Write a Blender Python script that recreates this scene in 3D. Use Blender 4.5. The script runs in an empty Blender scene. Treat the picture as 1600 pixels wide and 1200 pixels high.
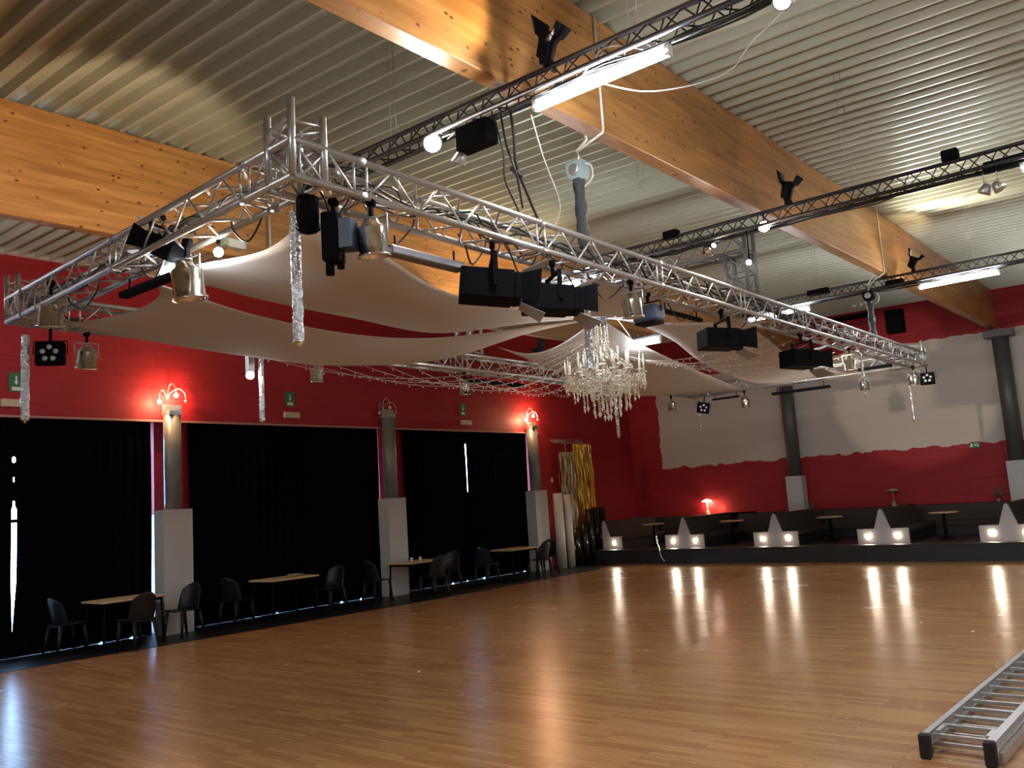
import bpy, math, random
from mathutils import Vector, Matrix, Euler
random.seed(7)
C = bpy.context.scene.collection
PI = math.pi
R = math.radians
V = Vector

# ---------------------------------------------------------------- camera, world, exposure
cam_d = bpy.data.cameras.new('camera'); cam = bpy.data.objects.new('camera', cam_d); C.objects.link(cam)
cam_d.sensor_width = 36.0; cam_d.lens = 1348.21/1600*36.0; cam_d.clip_end = 200
_m = Matrix(((0.7744876, 0.1357427, 0.61785344, 0.0),
             (0.62916307, -0.06377817, -0.77465229, 0.0),
             (-0.06574783, 0.98868916, -0.1347997, 2.0),
             (0, 0, 0, 1)))
cam.matrix_world = _m
bpy.context.scene.camera = cam
sc = bpy.context.scene
sc.view_settings.view_transform = 'Standard'; sc.view_settings.look = 'None'
sc.view_settings.gamma = 1.0; sc.view_settings.use_curve_mapping = False
sc.view_settings.exposure = 0.75
w = bpy.data.worlds.new('sky'); sc.world = w; w.use_nodes = True
w.node_tree.nodes['Background'].inputs[0].default_value = (0.36, 0.62, 1.0, 1)
w.node_tree.nodes['Background'].inputs[1].default_value = 18.0
TUBE_E = 130.0       # fluorescent tubes
BULB_E = 90.0

# ---------------------------------------------------------------- materials
def newmat(name):
    m = bpy.data.materials.new(name); m.use_nodes = True
    return m, m.node_tree, m.node_tree.nodes['Principled BSDF']
def mat(name, col, rough=0.5, metal=0.0, noise=0.0, nscale=8.0, bump=0.0, bscale=60.0, spec=None, trans=0.0, coat=0.0):
    m, t, b = newmat(name)
    b.inputs['Base Color'].default_value = (*col, 1); b.inputs['Roughness'].default_value = rough
    b.inputs['Metallic'].default_value = metal
    if trans: b.inputs['Transmission Weight'].default_value = trans
    if spec is not None: b.inputs['Specular IOR Level'].default_value = spec
    if coat: b.inputs['Coat Weight'].default_value = coat
    if noise or bump:
        tc = t.nodes.new('ShaderNodeTexCoord')
    if noise:
        n = t.nodes.new('ShaderNodeTexNoise'); n.inputs['Scale'].default_value = nscale; n.inputs['Detail'].default_value = 4
        t.links.new(tc.outputs['Object'], n.inputs['Vector'])
        r = t.nodes.new('ShaderNodeMapRange'); r.inputs[3].default_value = 1-noise; r.inputs[4].default_value = 1+noise
        t.links.new(n.outputs[0], r.inputs[0])
        mx = t.nodes.new('ShaderNodeVectorMath'); mx.operation = 'SCALE'; mx.inputs[0].default_value = col
        t.links.new(r.outputs[0], mx.inputs[3]); t.links.new(mx.outputs[0], b.inputs['Base Color'])
    if bump:
        n2 = t.nodes.new('ShaderNodeTexNoise'); n2.inputs['Scale'].default_value = bscale
        t.links.new(tc.outputs['Object'], n2.inputs['Vector'])
        bp = t.nodes.new('ShaderNodeBump'); bp.inputs['Strength'].default_value = bump; bp.inputs['Distance'].default_value = 0.01
        t.links.new(n2.outputs[0], bp.inputs['Height']); t.links.new(bp.outputs[0], b.inputs['Normal'])
    return m
def emis(name, col, s):
    m = bpy.data.materials.new(name); m.use_nodes = True; t = m.node_tree
    t.nodes.clear(); e = t.nodes.new('ShaderNodeEmission'); o = t.nodes.new('ShaderNodeOutputMaterial')
    e.inputs[0].default_value = (*col, 1); e.inputs[1].default_value = s; t.links.new(e.outputs[0], o.inputs[0])
    return m

M = {}
M['alu'] = mat('aluminium truss tube', (0.47, 0.465, 0.45), 0.38, 0.8, 0.12, 30, 0.05, 200)
M['alu_dark'] = mat('dull grey aluminium', (0.27, 0.28, 0.29), 0.5, 0.5)
M['alu_dull'] = mat('brushed ladder aluminium', (0.55, 0.56, 0.57), 0.38, 0.8, 0.15, 25)
M['chrome'] = mat('polished lamp can metal', (0.75, 0.74, 0.70), 0.16, 1.0)
M['steel'] = mat('galvanised steel', (0.45, 0.45, 0.43), 0.4, 0.8, .1, 20)
M['black_metal'] = mat('black painted truss', (0.018, 0.017, 0.02), 0.42, 0.3)
M['black'] = mat('black lamp housing', (0.0045, 0.0045, 0.006), 0.7, 0, 0, 0, 0, 0, .06)
M['black_rub'] = mat('black rubber', (0.012, 0.012, 0.013), 0.7)
M['blue_black'] = mat('slate blue lamp body', (0.035, 0.055, 0.10), 0.45)
M['grey_bar'] = mat('grey lamp bar', (0.22, 0.22, 0.24), 0.4, .5)
M['cable'] = mat('black cable sheath', (0.015, 0.015, 0.016), 0.5)
M['white_cable'] = mat('white sling webbing', (0.62, 0.60, 0.52), 0.7)
M['flap'] = mat('barn door painted as lit', (0.35, 0.36, 0.38), 0.5, .3)  # pale colour stands in for light falling on the black flaps
def sail_mat():
    m, t, b = newmat('stretched cream cloth'); b.inputs['Base Color'].default_value = (.70,.655,.61,1); b.inputs['Roughness'].default_value = .85
    tr_ = t.nodes.new('ShaderNodeBsdfTranslucent'); tr_.inputs[0].default_value = (.64,.59,.54,1)
    mx = t.nodes.new('ShaderNodeMixShader'); mx.inputs[0].default_value = .38
    t.links.new(b.outputs[0], mx.inputs[1]); t.links.new(tr_.outputs[0], mx.inputs[2]); t.links.new(mx.outputs[0], t.nodes['Material Output'].inputs[0])
    return m
M['sail'] = sail_mat()
M['curtain'] = mat('black stage velvet', (0.0022, 0.0026, 0.004), 1.0, 0, 0, 0, 0, 0, 0.02)
M['concrete'] = mat('pale painted plinth', (0.50, 0.49, 0.47), 0.7, 0, 0.06, 5, 0.15, 60)
M['column'] = mat('grey painted steel post', (0.20, 0.21, 0.19), 0.4, 0.1, 0.06, 6)
M['column_dark'] = mat('dark grey painted steel post', (0.085, 0.085, 0.078), 0.45, 0.1, 0.06, 6)
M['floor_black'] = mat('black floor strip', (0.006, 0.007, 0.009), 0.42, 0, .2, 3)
M['stage'] = mat('black platform', (0.012, 0.012, 0.012), 0.5, 0, .2, 2)
M['leather'] = mat('dark brown seat leather', (0.050, 0.040, 0.033), 0.75, 0, .1, 5, 0, 0, .2)
M['panel'] = mat('white bench end panel', (0.34, 0.325, 0.33), 0.6)
M['table_wood'] = mat('pale table top', (0.62, 0.44, 0.24), 0.35, 0, .1, 8)
M['chair'] = mat('black moulded plastic', (0.010, 0.010, 0.012), 0.4, 0, 0, 0, 0, 0, .3)
M['sign_green'] = mat('exit sign green', (0.02, 0.14, 0.05), 0.5)
M['sign_white'] = mat('exit sign white', (0.7, 0.7, 0.65), 0.5)
M['beige'] = mat('beige plastic casing', (0.50, 0.42, 0.30), 0.5)
M['roll_white'] = mat('white rolled sheet', (0.62, 0.58, 0.52), 0.45)
M['roll_black'] = mat('black rolled vinyl', (0.014, 0.014, 0.013), 0.22)
M['gold'] = mat('gold foil', (0.85, 0.60, 0.10), 0.22, 1.0, 0, 0, 1.0, 45)
M['champ'] = mat('champagne foil', (0.62, 0.55, 0.34), 0.25, 1.0, 0, 0, 1.0, 45)
M['tinsel'] = mat('silver tinsel foil', (0.72, 0.76, 0.84), 0.2, 1.0, 0, 0, 1.0, 90)
M['crystal'] = mat('cut glass crystal', (0.86, 0.82, 0.70), 0.12, 0.15, 0, 0, 0, 0, 1.0)
M['candle'] = mat('ivory candle sleeve', (0.80, 0.76, 0.62), 0.5)
M['brass'] = mat('pale chandelier metal', (0.62, 0.58, 0.46), 0.25, 0.9)
M['string'] = mat('clear string light wire', (0.62, 0.55, 0.50), 0.35)
M['green_box'] = mat('mint luminaire casing', (0.42, 0.60, 0.53), 0.4)
M['mirror'] = mat('mirror facets', (0.8, 0.8, 0.78), 0.06, 1.0)
M['glass'] = mat('window glass', (0.9, 0.95, 1.0), 0.02, 0, 0, 0, 0, 0, 0.5, 1.0)
M['frame'] = mat('dark window frame', (0.03, 0.03, 0.035), 0.5)
M['trim'] = mat('dusty pink ledge', (0.42, 0.20, 0.18), 0.7)
M['leaf'] = mat('dried leaf brown green', (0.14, 0.12, 0.06), 0.8, 0, .3, 20)
M['pot'] = mat('small pale pot', (0.35, 0.30, 0.24), 0.6)
M['hoist'] = mat('blue grey hoist casing', (0.33, 0.42, 0.44), 0.4, .3)
M['glitter'] = mat('dark sequined chain bag', (0.06, 0.065, 0.07), 0.35, .4, .9, 160, 1.0, 140)
M['plain_wall'] = mat('plain off white wall', (0.36, 0.33, 0.30), 0.8)
M['tube'] = emis('lit tube lamp', (0.90, 0.95, 1.0), TUBE_E)
M['bulb'] = emis('lit warm white bulb', (1.0, 0.86, 0.70), BULB_E)
M['bulb_hot'] = emis('lit spotlight lens', (1.0, 0.88, 0.76), 170)
M['spot_small'] = emis('lit bench spot', (1.0, 0.80, 0.56), 230)
M['sconce'] = emis('lit sconce bulb', (1.0, 0.62, 0.32), 70)
M['led_off'] = mat('led lens', (0.55, 0.62, 0.62), 0.15, .2)
M['shade_lit'] = emis('lit lamp shade', (1.0, 0.80, 0.55), 3.0)
M['cool_lit'] = emis('lit led lens', (0.85, 0.90, 1.0), 40)

def wood_beam():
    m, t, b = newmat('glued pine beam'); n = t.nodes; l = t.links
    tc = n.new('ShaderNodeTexCoord'); mp = n.new('ShaderNodeMapping'); mp.inputs['Scale'].default_value = (6, 0.7, 9)
    l.new(tc.outputs['Object'], mp.inputs[0])
    no = n.new('ShaderNodeTexNoise'); no.inputs['Scale'].default_value = 1.6; no.inputs['Detail'].default_value = 7; no.inputs['Distortion'].default_value = .4
    l.new(mp.outputs[0], no.inputs['Vector'])
    cr = n.new('ShaderNodeValToRGB'); e = cr.color_ramp.elements
    e[0].position = .3; e[0].color = (.30, .125, .030, 1); e[1].position = .72; e[1].color = (.54, .265, .078, 1)
    l.new(no.outputs[0], cr.inputs[0])
    # knots
    mp2 = n.new('ShaderNodeMapping'); mp2.inputs['Scale'].default_value = (5, 7.0, 13); l.new(tc.outputs['Object'], mp2.inputs[0])
    vo = n.new('ShaderNodeTexVoronoi'); vo.inputs['Scale'].default_value = 1.0; l.new(mp2.outputs[0], vo.inputs['Vector'])
    cr2 = n.new('ShaderNodeValToRGB'); f = cr2.color_ramp.elements
    f[0].position = .10; f[0].color = (1, 1, 1, 1); f[1].position = .22; f[1].color = (0, 0, 0, 1)
    l.new(vo.outputs['Distance'], cr2.inputs[0])
    gt = n.new('ShaderNodeMath'); gt.operation = 'GREATER_THAN'; gt.inputs[1].default_value = .42
    sp = n.new('ShaderNodeSeparateColor'); l.new(vo.outputs['Color'], sp.inputs[0]); l.new(sp.outputs[0], gt.inputs[0])
    mu = n.new('ShaderNodeMath'); mu.operation = 'MULTIPLY'; l.new(cr2.outputs[0], mu.inputs[0]); l.new(gt.outputs[0], mu.inputs[1])
    # lamella lines
    sx = n.new('ShaderNodeSeparateXYZ'); l.new(tc.outputs['Object'], sx.inputs[0])
    wv = n.new('ShaderNodeMath'); wv.operation = 'MODULO'; wv.inputs[1].default_value = .14; l.new(sx.outputs[2], wv.inputs[0])
    lt = n.new('ShaderNodeMath'); lt.operation = 'LESS_THAN'; lt.inputs[1].default_value = .005; l.new(wv.outputs[0], lt.inputs[0])
    l3 = n.new('ShaderNodeMath'); l3.operation = 'MULTIPLY'; l3.inputs[1].default_value = .22; l.new(lt.outputs[0], l3.inputs[0])
    ad = n.new('ShaderNodeMath'); ad.operation = 'MAXIMUM'; l.new(l3.outputs[0], ad.inputs[0]); l.new(mu.outputs[0], ad.inputs[1])
    mx = n.new('ShaderNodeMix'); mx.data_type = 'RGBA'; mx.inputs['B'].default_value = (.09, .028, .010, 1)
    l.new(ad.outputs[0], mx.inputs['Factor']); l.new(cr.outputs[0], mx.inputs['A'])
    l.new(mx.outputs['Result'], b.inputs['Base Color']); b.inputs['Roughness'].default_value = .42
    return m
M['beam'] = wood_beam()

def floor_mat():
    m, t, b = newmat('oak strip dance floor'); n = t.nodes; l = t.links
    tc = n.new('ShaderNodeTexCoord')
    br = n.new('ShaderNodeTexBrick'); br.offset = .37; br.inputs['Scale'].default_value = 1.0
    br.inputs['Brick Width'].default_value = .85; br.inputs['Row Height'].default_value = .07; br.inputs['Mortar Size'].default_value = .0012
    br.inputs['Color1'].default_value = (.36, .175, .066, 1); br.inputs['Color2'].default_value = (.51, .275, .112, 1); br.inputs['Mortar'].default_value = (.05, .02, .008, 1)
    l.new(tc.outputs['Object'], br.inputs['Vector'])
    mp = n.new('ShaderNodeMapping'); mp.inputs['Scale'].default_value = (1.2, 22, 1); l.new(tc.outputs['Object'], mp.inputs[0])
    no = n.new('ShaderNodeTexNoise'); no.inputs['Scale'].default_value = 2.0; no.inputs['Detail'].default_value = 6; l.new(mp.outputs[0], no.inputs['Vector'])
    mr = n.new('ShaderNodeMapRange'); mr.inputs[3].default_value = .72; mr.inputs[4].default_value = 1.3; l.new(no.outputs[0], mr.inputs[0])
    vm = n.new('ShaderNodeVectorMath'); vm.operation = 'SCALE'; l.new(br.outputs[0], vm.inputs[0]); l.new(mr.outputs[0], vm.inputs[3])
    l.new(vm.outputs[0], b.inputs['Base Color'])
    n2 = n.new('ShaderNodeTexNoise'); n2.inputs['Scale'].default_value = .8; n2.inputs['Detail'].default_value = 5; l.new(tc.outputs['Object'], n2.inputs['Vector'])
    r2 = n.new('ShaderNodeMapRange'); r2.inputs[3].default_value = .20; r2.inputs[4].default_value = .32; l.new(n2.outputs[0], r2.inputs[0])
    l.new(r2.outputs[0], b.inputs['Roughness'])
    b.inputs['Specular IOR Level'].default_value = .5
    return m
M['floor'] = floor_mat()

def ceil_mat():
    m, t, b = newmat('profiled steel roof sheet'); n = t.nodes; l = t.links
    b.inputs['Metallic'].default_value = .25; b.inputs['Roughness'].default_value = .33
    tc = n.new('ShaderNodeTexCoord'); mp = n.new('ShaderNodeMapping'); mp.inputs['Scale'].default_value = (.5, 6, 6); l.new(tc.outputs['Object'], mp.inputs[0])
    no = n.new('ShaderNodeTexNoise'); no.inputs['Scale'].default_value = 2; l.new(mp.outputs[0], no.inputs['Vector'])
    mr = n.new('ShaderNodeMapRange'); mr.inputs[3].default_value = .85; mr.inputs[4].default_value = 1.1; l.new(no.outputs[0], mr.inputs[0])
    vm = n.new('ShaderNodeVectorMath'); vm.operation = 'SCALE'; vm.inputs[0].default_value = (.47, .465, .36); l.new(mr.outputs[0], vm.inputs[3])
    l.new(vm.outputs[0], b.inputs['Base Color'])
    return m
M['roof'] = ceil_mat()

def wall_mat(name, axis, white=False):
    """painted block wall; axis 'x' = wall running along y (left), 'y' = wall running along x (back)"""
    m, t, b = newmat(name); n = t.nodes; l = t.links
    tc = n.new('ShaderNodeTexCoord'); s = n.new('ShaderNodeSeparateXYZ'); l.new(tc.outputs['Object'], s.inputs[0])
    cb = n.new('ShaderNodeCombineXYZ'); l.new(s.outputs[1 if axis == 'x' else 0], cb.inputs[0]); l.new(s.outputs[2], cb.inputs[1])
    br = n.new('ShaderNodeTexBrick'); br.inputs['Scale'].default_value = 1; br.inputs['Brick Width'].default_value = .5; br.inputs['Row Height'].default_value = .2
    br.inputs['Mortar Size'].default_value = .008; br.inputs['Mortar Smooth'].default_value = .3
    red = (.33, .013, .019); red2 = (.29, .011, .016)
    br.inputs['Color1'].default_value = (*red, 1); br.inputs['Color2'].default_value = (*red2, 1); br.inputs['Mortar'].default_value = (.28, .006, .011, 1)
    l.new(cb.outputs[0], br.inputs['Vector'])
    col = br.outputs[0]
    if white:
        no = n.new('ShaderNodeTexNoise'); no.inputs['Scale'].default_value = 2.6; no.inputs['Detail'].default_value = 6; l.new(cb.outputs[0], no.inputs['Vector'])
        def edge(sock, a, sign, amp):
            # sign*(coord - a) + noise > 0
            q = n.new('ShaderNodeMath'); q.operation = 'SUBTRACT'; q.inputs[1].default_value = a; l.new(sock, q.inputs[0])
            q2 = n.new('ShaderNodeMath'); q2.operation = 'MULTIPLY'; q2.inputs[1].default_value = sign; l.new(q.outputs[0], q2.inputs[0])
            r = n.new('ShaderNodeMapRange'); r.inputs[1].default_value = .3; r.inputs[2].default_value = .7; r.inputs[3].default_value = -amp; r.inputs[4].default_value = amp; l.new(no.outputs[0], r.inputs[0])
            a2 = n.new('ShaderNodeMath'); a2.operation = 'ADD'; l.new(q2.outputs[0], a2.inputs[0]); l.new(r.outputs[0], a2.inputs[1])
            g = n.new('ShaderNodeMapRange'); g.inputs[1].default_value = 0; g.inputs[2].default_value = .015; l.new(a2.outputs[0], g.inputs[0])
            return g.outputs[0]
        e1 = edge(s.outputs[2], 2.73, 1, .07); e2 = edge(s.outputs[2], 5.68, -1, .04); e3 = edge(s.outputs[0], -14.38, 1, .05)
        a = n.new('ShaderNodeMath'); a.operation = 'MULTIPLY'; l.new(e1, a.inputs[0]); l.new(e2, a.inputs[1])
        c = n.new('ShaderNodeMath'); c.operation = 'MULTIPLY'; l.new(a.outputs[0], c.inputs[0]); l.new(e3, c.inputs[1])
        mx = n.new('ShaderNodeMix'); mx.data_type = 'RGBA'; mx.inputs['B'].default_value = (.50, .455, .40, 1)
        l.new(c.outputs[0], mx.inputs['Factor']); l.new(col, mx.inputs['A']); col = mx.outputs['Result']
    l.new(col, b.inputs['Base Color']); b.inputs['Roughness'].default_value = .62; b.inputs['Specular IOR Level'].default_value = .35
    bp = n.new('ShaderNodeBump'); bp.inputs['Strength'].default_value = .35; bp.inputs['Distance'].default_value = .008; bp.invert = True
    l.new(br.outputs['Fac'], bp.inputs['Height']); l.new(bp.outputs[0], b.inputs['Normal'])
    return m
M['wall_left'] = wall_mat('red painted blockwork', 'x')
M['wall_back'] = wall_mat('red and white painted blockwork', 'y', True)

# ---------------------------------------------------------------- mesh helpers
class MB:
    def __init__(s): s.v = []; s.f = []; s.sm = []
    def quadbox(s, vs):           # 8 verts: bottom 4, top 4 (ccw)
        b = len(s.v); s.v += [tuple(x) for x in vs]
        for q in ((3,2,1,0),(4,5,6,7),(0,1,5,4),(1,2,6,5),(2,3,7,6),(3,0,4,7)): s.f.append(tuple(b+i for i in q)); s.sm.append(False)
        return s
    def box(s, x0, x1, y0, y1, z0, z1, m=None):
        vs = [V((x0,y0,z0)),V((x1,y0,z0)),V((x1,y1,z0)),V((x0,y1,z0)),V((x0,y0,z1)),V((x1,y0,z1)),V((x1,y1,z1)),V((x0,y1,z1))]
        if m is not None: vs = [m @ q for q in vs]
        return s.quadbox(vs)
    def cbox(s, c, d, m=None): return s.box(c[0]-d[0]/2,c[0]+d[0]/2,c[1]-d[1]/2,c[1]+d[1]/2,c[2]-d[2]/2,c[2]+d[2]/2,m)
    def tube(s, pts, r, n=8, caps=True, radii=None):
        pts = [V(p) for p in pts]; b = len(s.v); k = len(pts); prev = None
        for i, p in enumerate(pts):
            d = (pts[min(i+1,k-1)]-pts[max(i-1,0)]).normalized()
            if prev is None:
                a = V((0,0,1)) if abs(d.z) < .9 else V((1,0,0)); u = d.cross(a).normalized()
            else:
                u = (prev - d*prev.dot(d)); u = u.normalized() if u.length > 1e-6 else prev
            prev = u; w_ = d.cross(u); rr = radii[i] if radii else r
            for j in range(n):
                t = 2*PI*j/n; s.v.append(tuple(p + u*math.cos(t)*rr + w_*math.sin(t)*rr))
        for i in range(k-1):
            for j in range(n):
                a = b+i*n+j; c = b+i*n+(j+1)%n; s.f.append((a,c,c+n,a+n)); s.sm.append(True)
        if caps and n > 2:
            s.f.append(tuple(b+j for j in reversed(range(n)))); s.sm.append(False)
            s.f.append(tuple(b+(k-1)*n+j for j in range(n))); s.sm.append(False)
        return s
    def lathe(s, prof, n=16, m=None):   # prof: list (r,z)
        b = len(s.v)
        for r, z in prof:
            for j in range(n):
                t = 2*PI*j/n; q = V((r*math.cos(t), r*math.sin(t), z)); s.v.append(tuple(m @ q if m is not None else q))
        for i in range(len(prof)-1):
            for j in range(n):
                a = b+i*n+j; c = b+i*n+(j+1)%n; s.f.append((a,c,c+n,a+n)); s.sm.append(True)
        for i in (0, len(prof)-1):
            if prof[i][0] > 1e-4: s.f.append(tuple(b+i*n+j for j in range(n))); s.sm.append(False)
        return s
    def grid(s, fn, nu, nv, smooth=True):
        b = len(s.v)
        for i in range(nu+1):
            for j in range(nv+1): s.v.append(tuple(fn(i/nu, j/nv)))
        for i in range(nu):
            for j in range(nv):
                a = b+i*(nv+1)+j; s.f.append((a,a+1,a+nv+2,a+nv+1)); s.sm.append(smooth)
        return s
    def prism(s, poly, h0, h1, fn):      # poly 2D list, fn(a,b,h)->xyz
        b = len(s.v); k = len(poly)
        for h in (h0, h1):
            for a, c in poly: s.v.append(tuple(fn(a, c, h)))
        s.f.append(tuple(b+i for i in reversed(range(k)))); s.sm.append(False)
        s.f.append(tuple(b+k+i for i in range(k))); s.sm.append(False)
        for i in range(k):
            j = (i+1) % k; s.f.append((b+i,b+j,b+k+j,b+k+i)); s.sm.append(False)
        return s
    def ball(s, c, r, n=8, k=6, m=None):
        prof = [(max(r*math.sin(PI*i/k),1e-5), -r*math.cos(PI*i/k)) for i in range(k+1)]
        T = Matrix.Translation(V(c)); return s.lathe(prof, n, T if m is None else T@m)
    def build(s, name, material, parent=None, mods=None, loc=None):
        me = bpy.data.meshes.new(name); me.from_pydata(s.v, [], s.f); me.update()
        me.polygons.foreach_set('use_smooth', s.sm)
        ms = material if isinstance(material, (list, tuple)) else [material]
        for q in ms: me.materials.append(q)
        o = bpy.data.objects.new(name, me); C.objects.link(o)
        if parent is not None: o.parent = parent
        if loc is not None: o.location = loc
        return o
def tag(o, label=None, cat=None, group=None, kind=None):
    if label: o['label'] = label
    if cat: o['category'] = cat
    if group: o['group'] = group
    if kind: o['kind'] = kind
    return o
def thing(name, label, cat, loc=(0,0,0), rz=0, group=None, rot=None):
    o = bpy.data.objects.new(name, None); o.empty_display_size = .1; C.objects.link(o); o.location = loc
    o.rotation_euler = rot if rot is not None else (0,0,rz)
    return tag(o, label, cat, group)
def struct(name, mb, m): return tag(mb.build(name, m), kind='structure')
def dup(root, loc, rz=None, label=None, group=None, rot=None, scale=None):
    r = root.copy(); C.objects.link(r); r.location = loc
    if rz is not None: r.rotation_euler = (0,0,rz)
    if rot is not None: r.rotation_euler = rot
    if label: r['label'] = label
    if group: r['group'] = group
    if scale: r.scale = (scale,)*3
    for ch in list(root.children):
        c = ch.copy(); C.objects.link(c); c.parent = r
        for g in list(ch.children):
            d = g.copy(); C.objects.link(d); d.parent = c
    return r
def light(kind, name, loc, power, col, size=.05, parent=None, aim=None, angle=None, blend=.4):
    d = bpy.data.lights.new(name, kind); d.energy = power; d.color = col
    if kind in ('POINT', 'SPOT'): d.shadow_soft_size = size
    if kind == 'SPOT': d.spot_size = R(angle); d.spot_blend = blend
    if kind == 'AREA': d.size = size
    o = bpy.data.objects.new(name, d); C.objects.link(o); o.location = loc
    if aim is not None: o.rotation_euler = (V(aim)-V(loc)).to_track_quat('-Z', 'Y').to_euler()
    if parent is not None: o.parent = parent
    return o
def catmull(pts, n=8):
    P = [V(p) for p in pts]; P = [P[0]*2-P[1]] + P + [P[-1]*2-P[-2]]; out = []
    for i in range(1, len(P)-2):
        for k in range(n):
            t = k/n; a, b, c, d = P[i-1], P[i], P[i+1], P[i+2]
            out.append(.5*((2*b)+(c-a)*t+(2*a-5*b+4*c-d)*t*t+(3*b-a-3*c+d)*t**3))
    out.append(P[-2]); return out

# ---------------------------------------------------------------- room shell
XL, YB = -15.5, 25.8
def ceil_z(x, y): return 6.42 + .0135*y + .02*(-4-x)
def beam_bot(y): return 5.25 + .0175*y

mb = MB(); mb.box(-16.4, 8, -6.5, 26.2, -.15, 0.0); struct('floor', mb, M['floor'])
# black floor strip along the curtains
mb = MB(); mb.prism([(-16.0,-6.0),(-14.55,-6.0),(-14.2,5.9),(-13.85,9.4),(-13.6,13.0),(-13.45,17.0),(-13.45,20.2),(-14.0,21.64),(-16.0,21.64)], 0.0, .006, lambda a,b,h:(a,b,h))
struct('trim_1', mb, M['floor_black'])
# profiled roof sheet: ribs along x
mb = MB(); y = -6.5; prof = []
while y < 26.0:
    prof += [(y, 0), (y+.04, 0), (y+.065, .12), (y+.225, .12)]; y += .25
pts = []
b0 = 0
for x in (-16.2, -10, -4, 2, 8):
    for (py, pz) in prof: mb.v.append((x, py, ceil_z(x, py)+pz))
k = len(prof)
for i in range(4):
    for j in range(k-1):
        a = i*k+j; mb.f.append((a, a+1, a+k+1, a+k)); mb.sm.append(False)
struct('ceiling', mb, M['roof'])
mb = MB(); mb.box(-16.4, 8.2, -6.7, 26.4, 7.35, 7.5); struct('trim_2', mb, M['black'])
# left wall: lintel band, piers, and end section
piers = [(-6.5,-3.1),(2.6,3.25),(8.60,9.45),(14.36,15.25),(20.16,26.2)]
mb = MB(); mb.box(-16.1, XL, -6.5, 26.2, 3.97, 7.4)
for a, b in piers:
    mb.box(-16.0 if a < 20 else -16.1, -15.76 if a < 20 else XL, a, b, 2.2 if a > 8 and a < 20 else 0, 3.97)
    if a > 8 and a < 20: mb.box(-16.0, -15.76, a+.03, b, 0, 2.2)
struct('wall_left', mb, M['wall_left'])
mb = MB()
for a, b in piers[2:4]: mb.box(-16.0, -15.755, a, a+.03, 0, 2.2)  # pale strips added to catch daylight leaking past the curtains
struct('bounce_jamb', mb, M['concrete'])
mb = MB(); mb.box(XL-.02, XL+.035, -6.5, 20.5, 3.945, 3.985); struct('trim_3', mb, M['trim'])
# ceiling trim along left wall top
mb = MB(); mb.quadbox([(XL,-6,6.60),(XL+.14,-6,6.60),(XL+.14,25.8,6.98),(XL,25.8,6.98),(XL,-6,6.70),(XL+.14,-6,6.70),(XL+.14,25.8,7.08),(XL,25.8,7.08)]); struct('trim_4', mb, M['concrete'])
mb = MB(); mb.box(-16.1, 8, YB, YB+.25, 0, 7.4); struct('wall_back', mb, M['wall_back'])
mb = MB(); mb.box(7.8, 8.0, -6.5, 26.0, 0, 7.4); struct('wall_right', mb, M['plain_wall'])
mb = MB(); mb.box(-16.1, 8, -6.7, -6.5, 0, 7.4); struct('wall_front', mb, M['plain_wall'])
# glazed doors behind the curtains
for i, (a, b) in enumerate([(-3.1,2.6),(3.25,8.60),(9.45,14.36),(15.25,20.16)]):
    o = bpy.data.objects.new('window_%d' % (i+1), None); C.objects.link(o); tag(o, kind='structure')
    f = MB(); n_ = 4
    for q in range(n_+1):
        yy = a+(b-a)*q/n_; f.box(-16.08,-16.02, yy-.03, yy+.03, 0, 3.97)
    f.box(-16.08,-16.02,a,b,0.0,.08); f.box(-16.08,-16.02,a,b,3.9,3.97); f.box(-16.08,-16.02,a,b,2.2,2.26)
    f.build('window_frame', M['frame'], o)
    g = MB(); g.box(-16.055,-16.045,a,b,.08,3.9); g.build('pane', M['glass'], o)
# laminated beams (parts of the roof frame that stand on the posts)
def beam(x0, x1, y0, y1, label):
    m_ = MB(); m_.quadbox([(x0,y0,beam_bot(y0)),(x1,y0,beam_bot(y0)),(x1,y1,beam_bot(y1)),(x0,y1,beam_bot(y1)),
        (x0,y0,ceil_z(x0,y0)),(x1,y0,ceil_z(x1,y0)),(x1,y1,ceil_z(x1,y1)),(x0,y1,ceil_z(x0,y1))])
    o = m_.build('roof_beam', M['beam']); bv = o.modifiers.new('b', 'BEVEL'); bv.width = .008; bv.segments = 1
    return tag(o, label, 'beam', 'glued timber roof beams')
beam(-4.17, -4.0, -6.5, YB, 'glued pine roof beam on the right, carrying both chain hoists')
beam(-9.57, -9.4, -6.5, YB, 'glued pine roof beam on the left, behind the silver truss and cloth sails')
# third and fourth beam right of frame keep the roof held up
beam(1.65, 1.82, -6.5, YB, 'glued pine roof beam beyond the right edge of the hall view')

# ---------------------------------------------------------------- posts
def post(kind, x, y, top, label, cap=False):
    t = thing('steel_post', label, 'column', (x, y, 0), 0, 'round steel posts on pale plinths')
    p = MB()
    if kind == 'L': p.box(-.165, .18, -.29, .29, 0, 2.27)
    else: p.box(-.24, .24, -.2, .16, 1.172, 2.2)
    p.build('plinth', M['concrete'], t)
    MB().tube([(0,0,2.27 if kind=='L' else 2.2),(0,0,top)], .16 if kind == 'L' else .2, 24).build('shaft', M['column'] if kind=='L' else M['column_dark'], t)
    c = MB()
    if kind == 'L': c.box(-.14,.14,-.13,.13,top,top+.08); c.box(-.02,.02,-.18,.18,top+.02,top+.2)
    else:
        c.box(-.34,.34,-.28,.2,top-.12,top+.06); c.box(-.12,-.06,-.1,.1,top+.06,top+.12)
    c.build('cap', M['steel'] if kind == 'L' else M['column_dark'], t)
    return t
post('L', -15.33, 2.95, 4.06, 'round steel post on pale plinth just left of frame by the first black curtain')
post('L', -15.33, 8.74, 4.06, 'nearest post in view on the left wall, two lit bulbs at its top')
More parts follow.
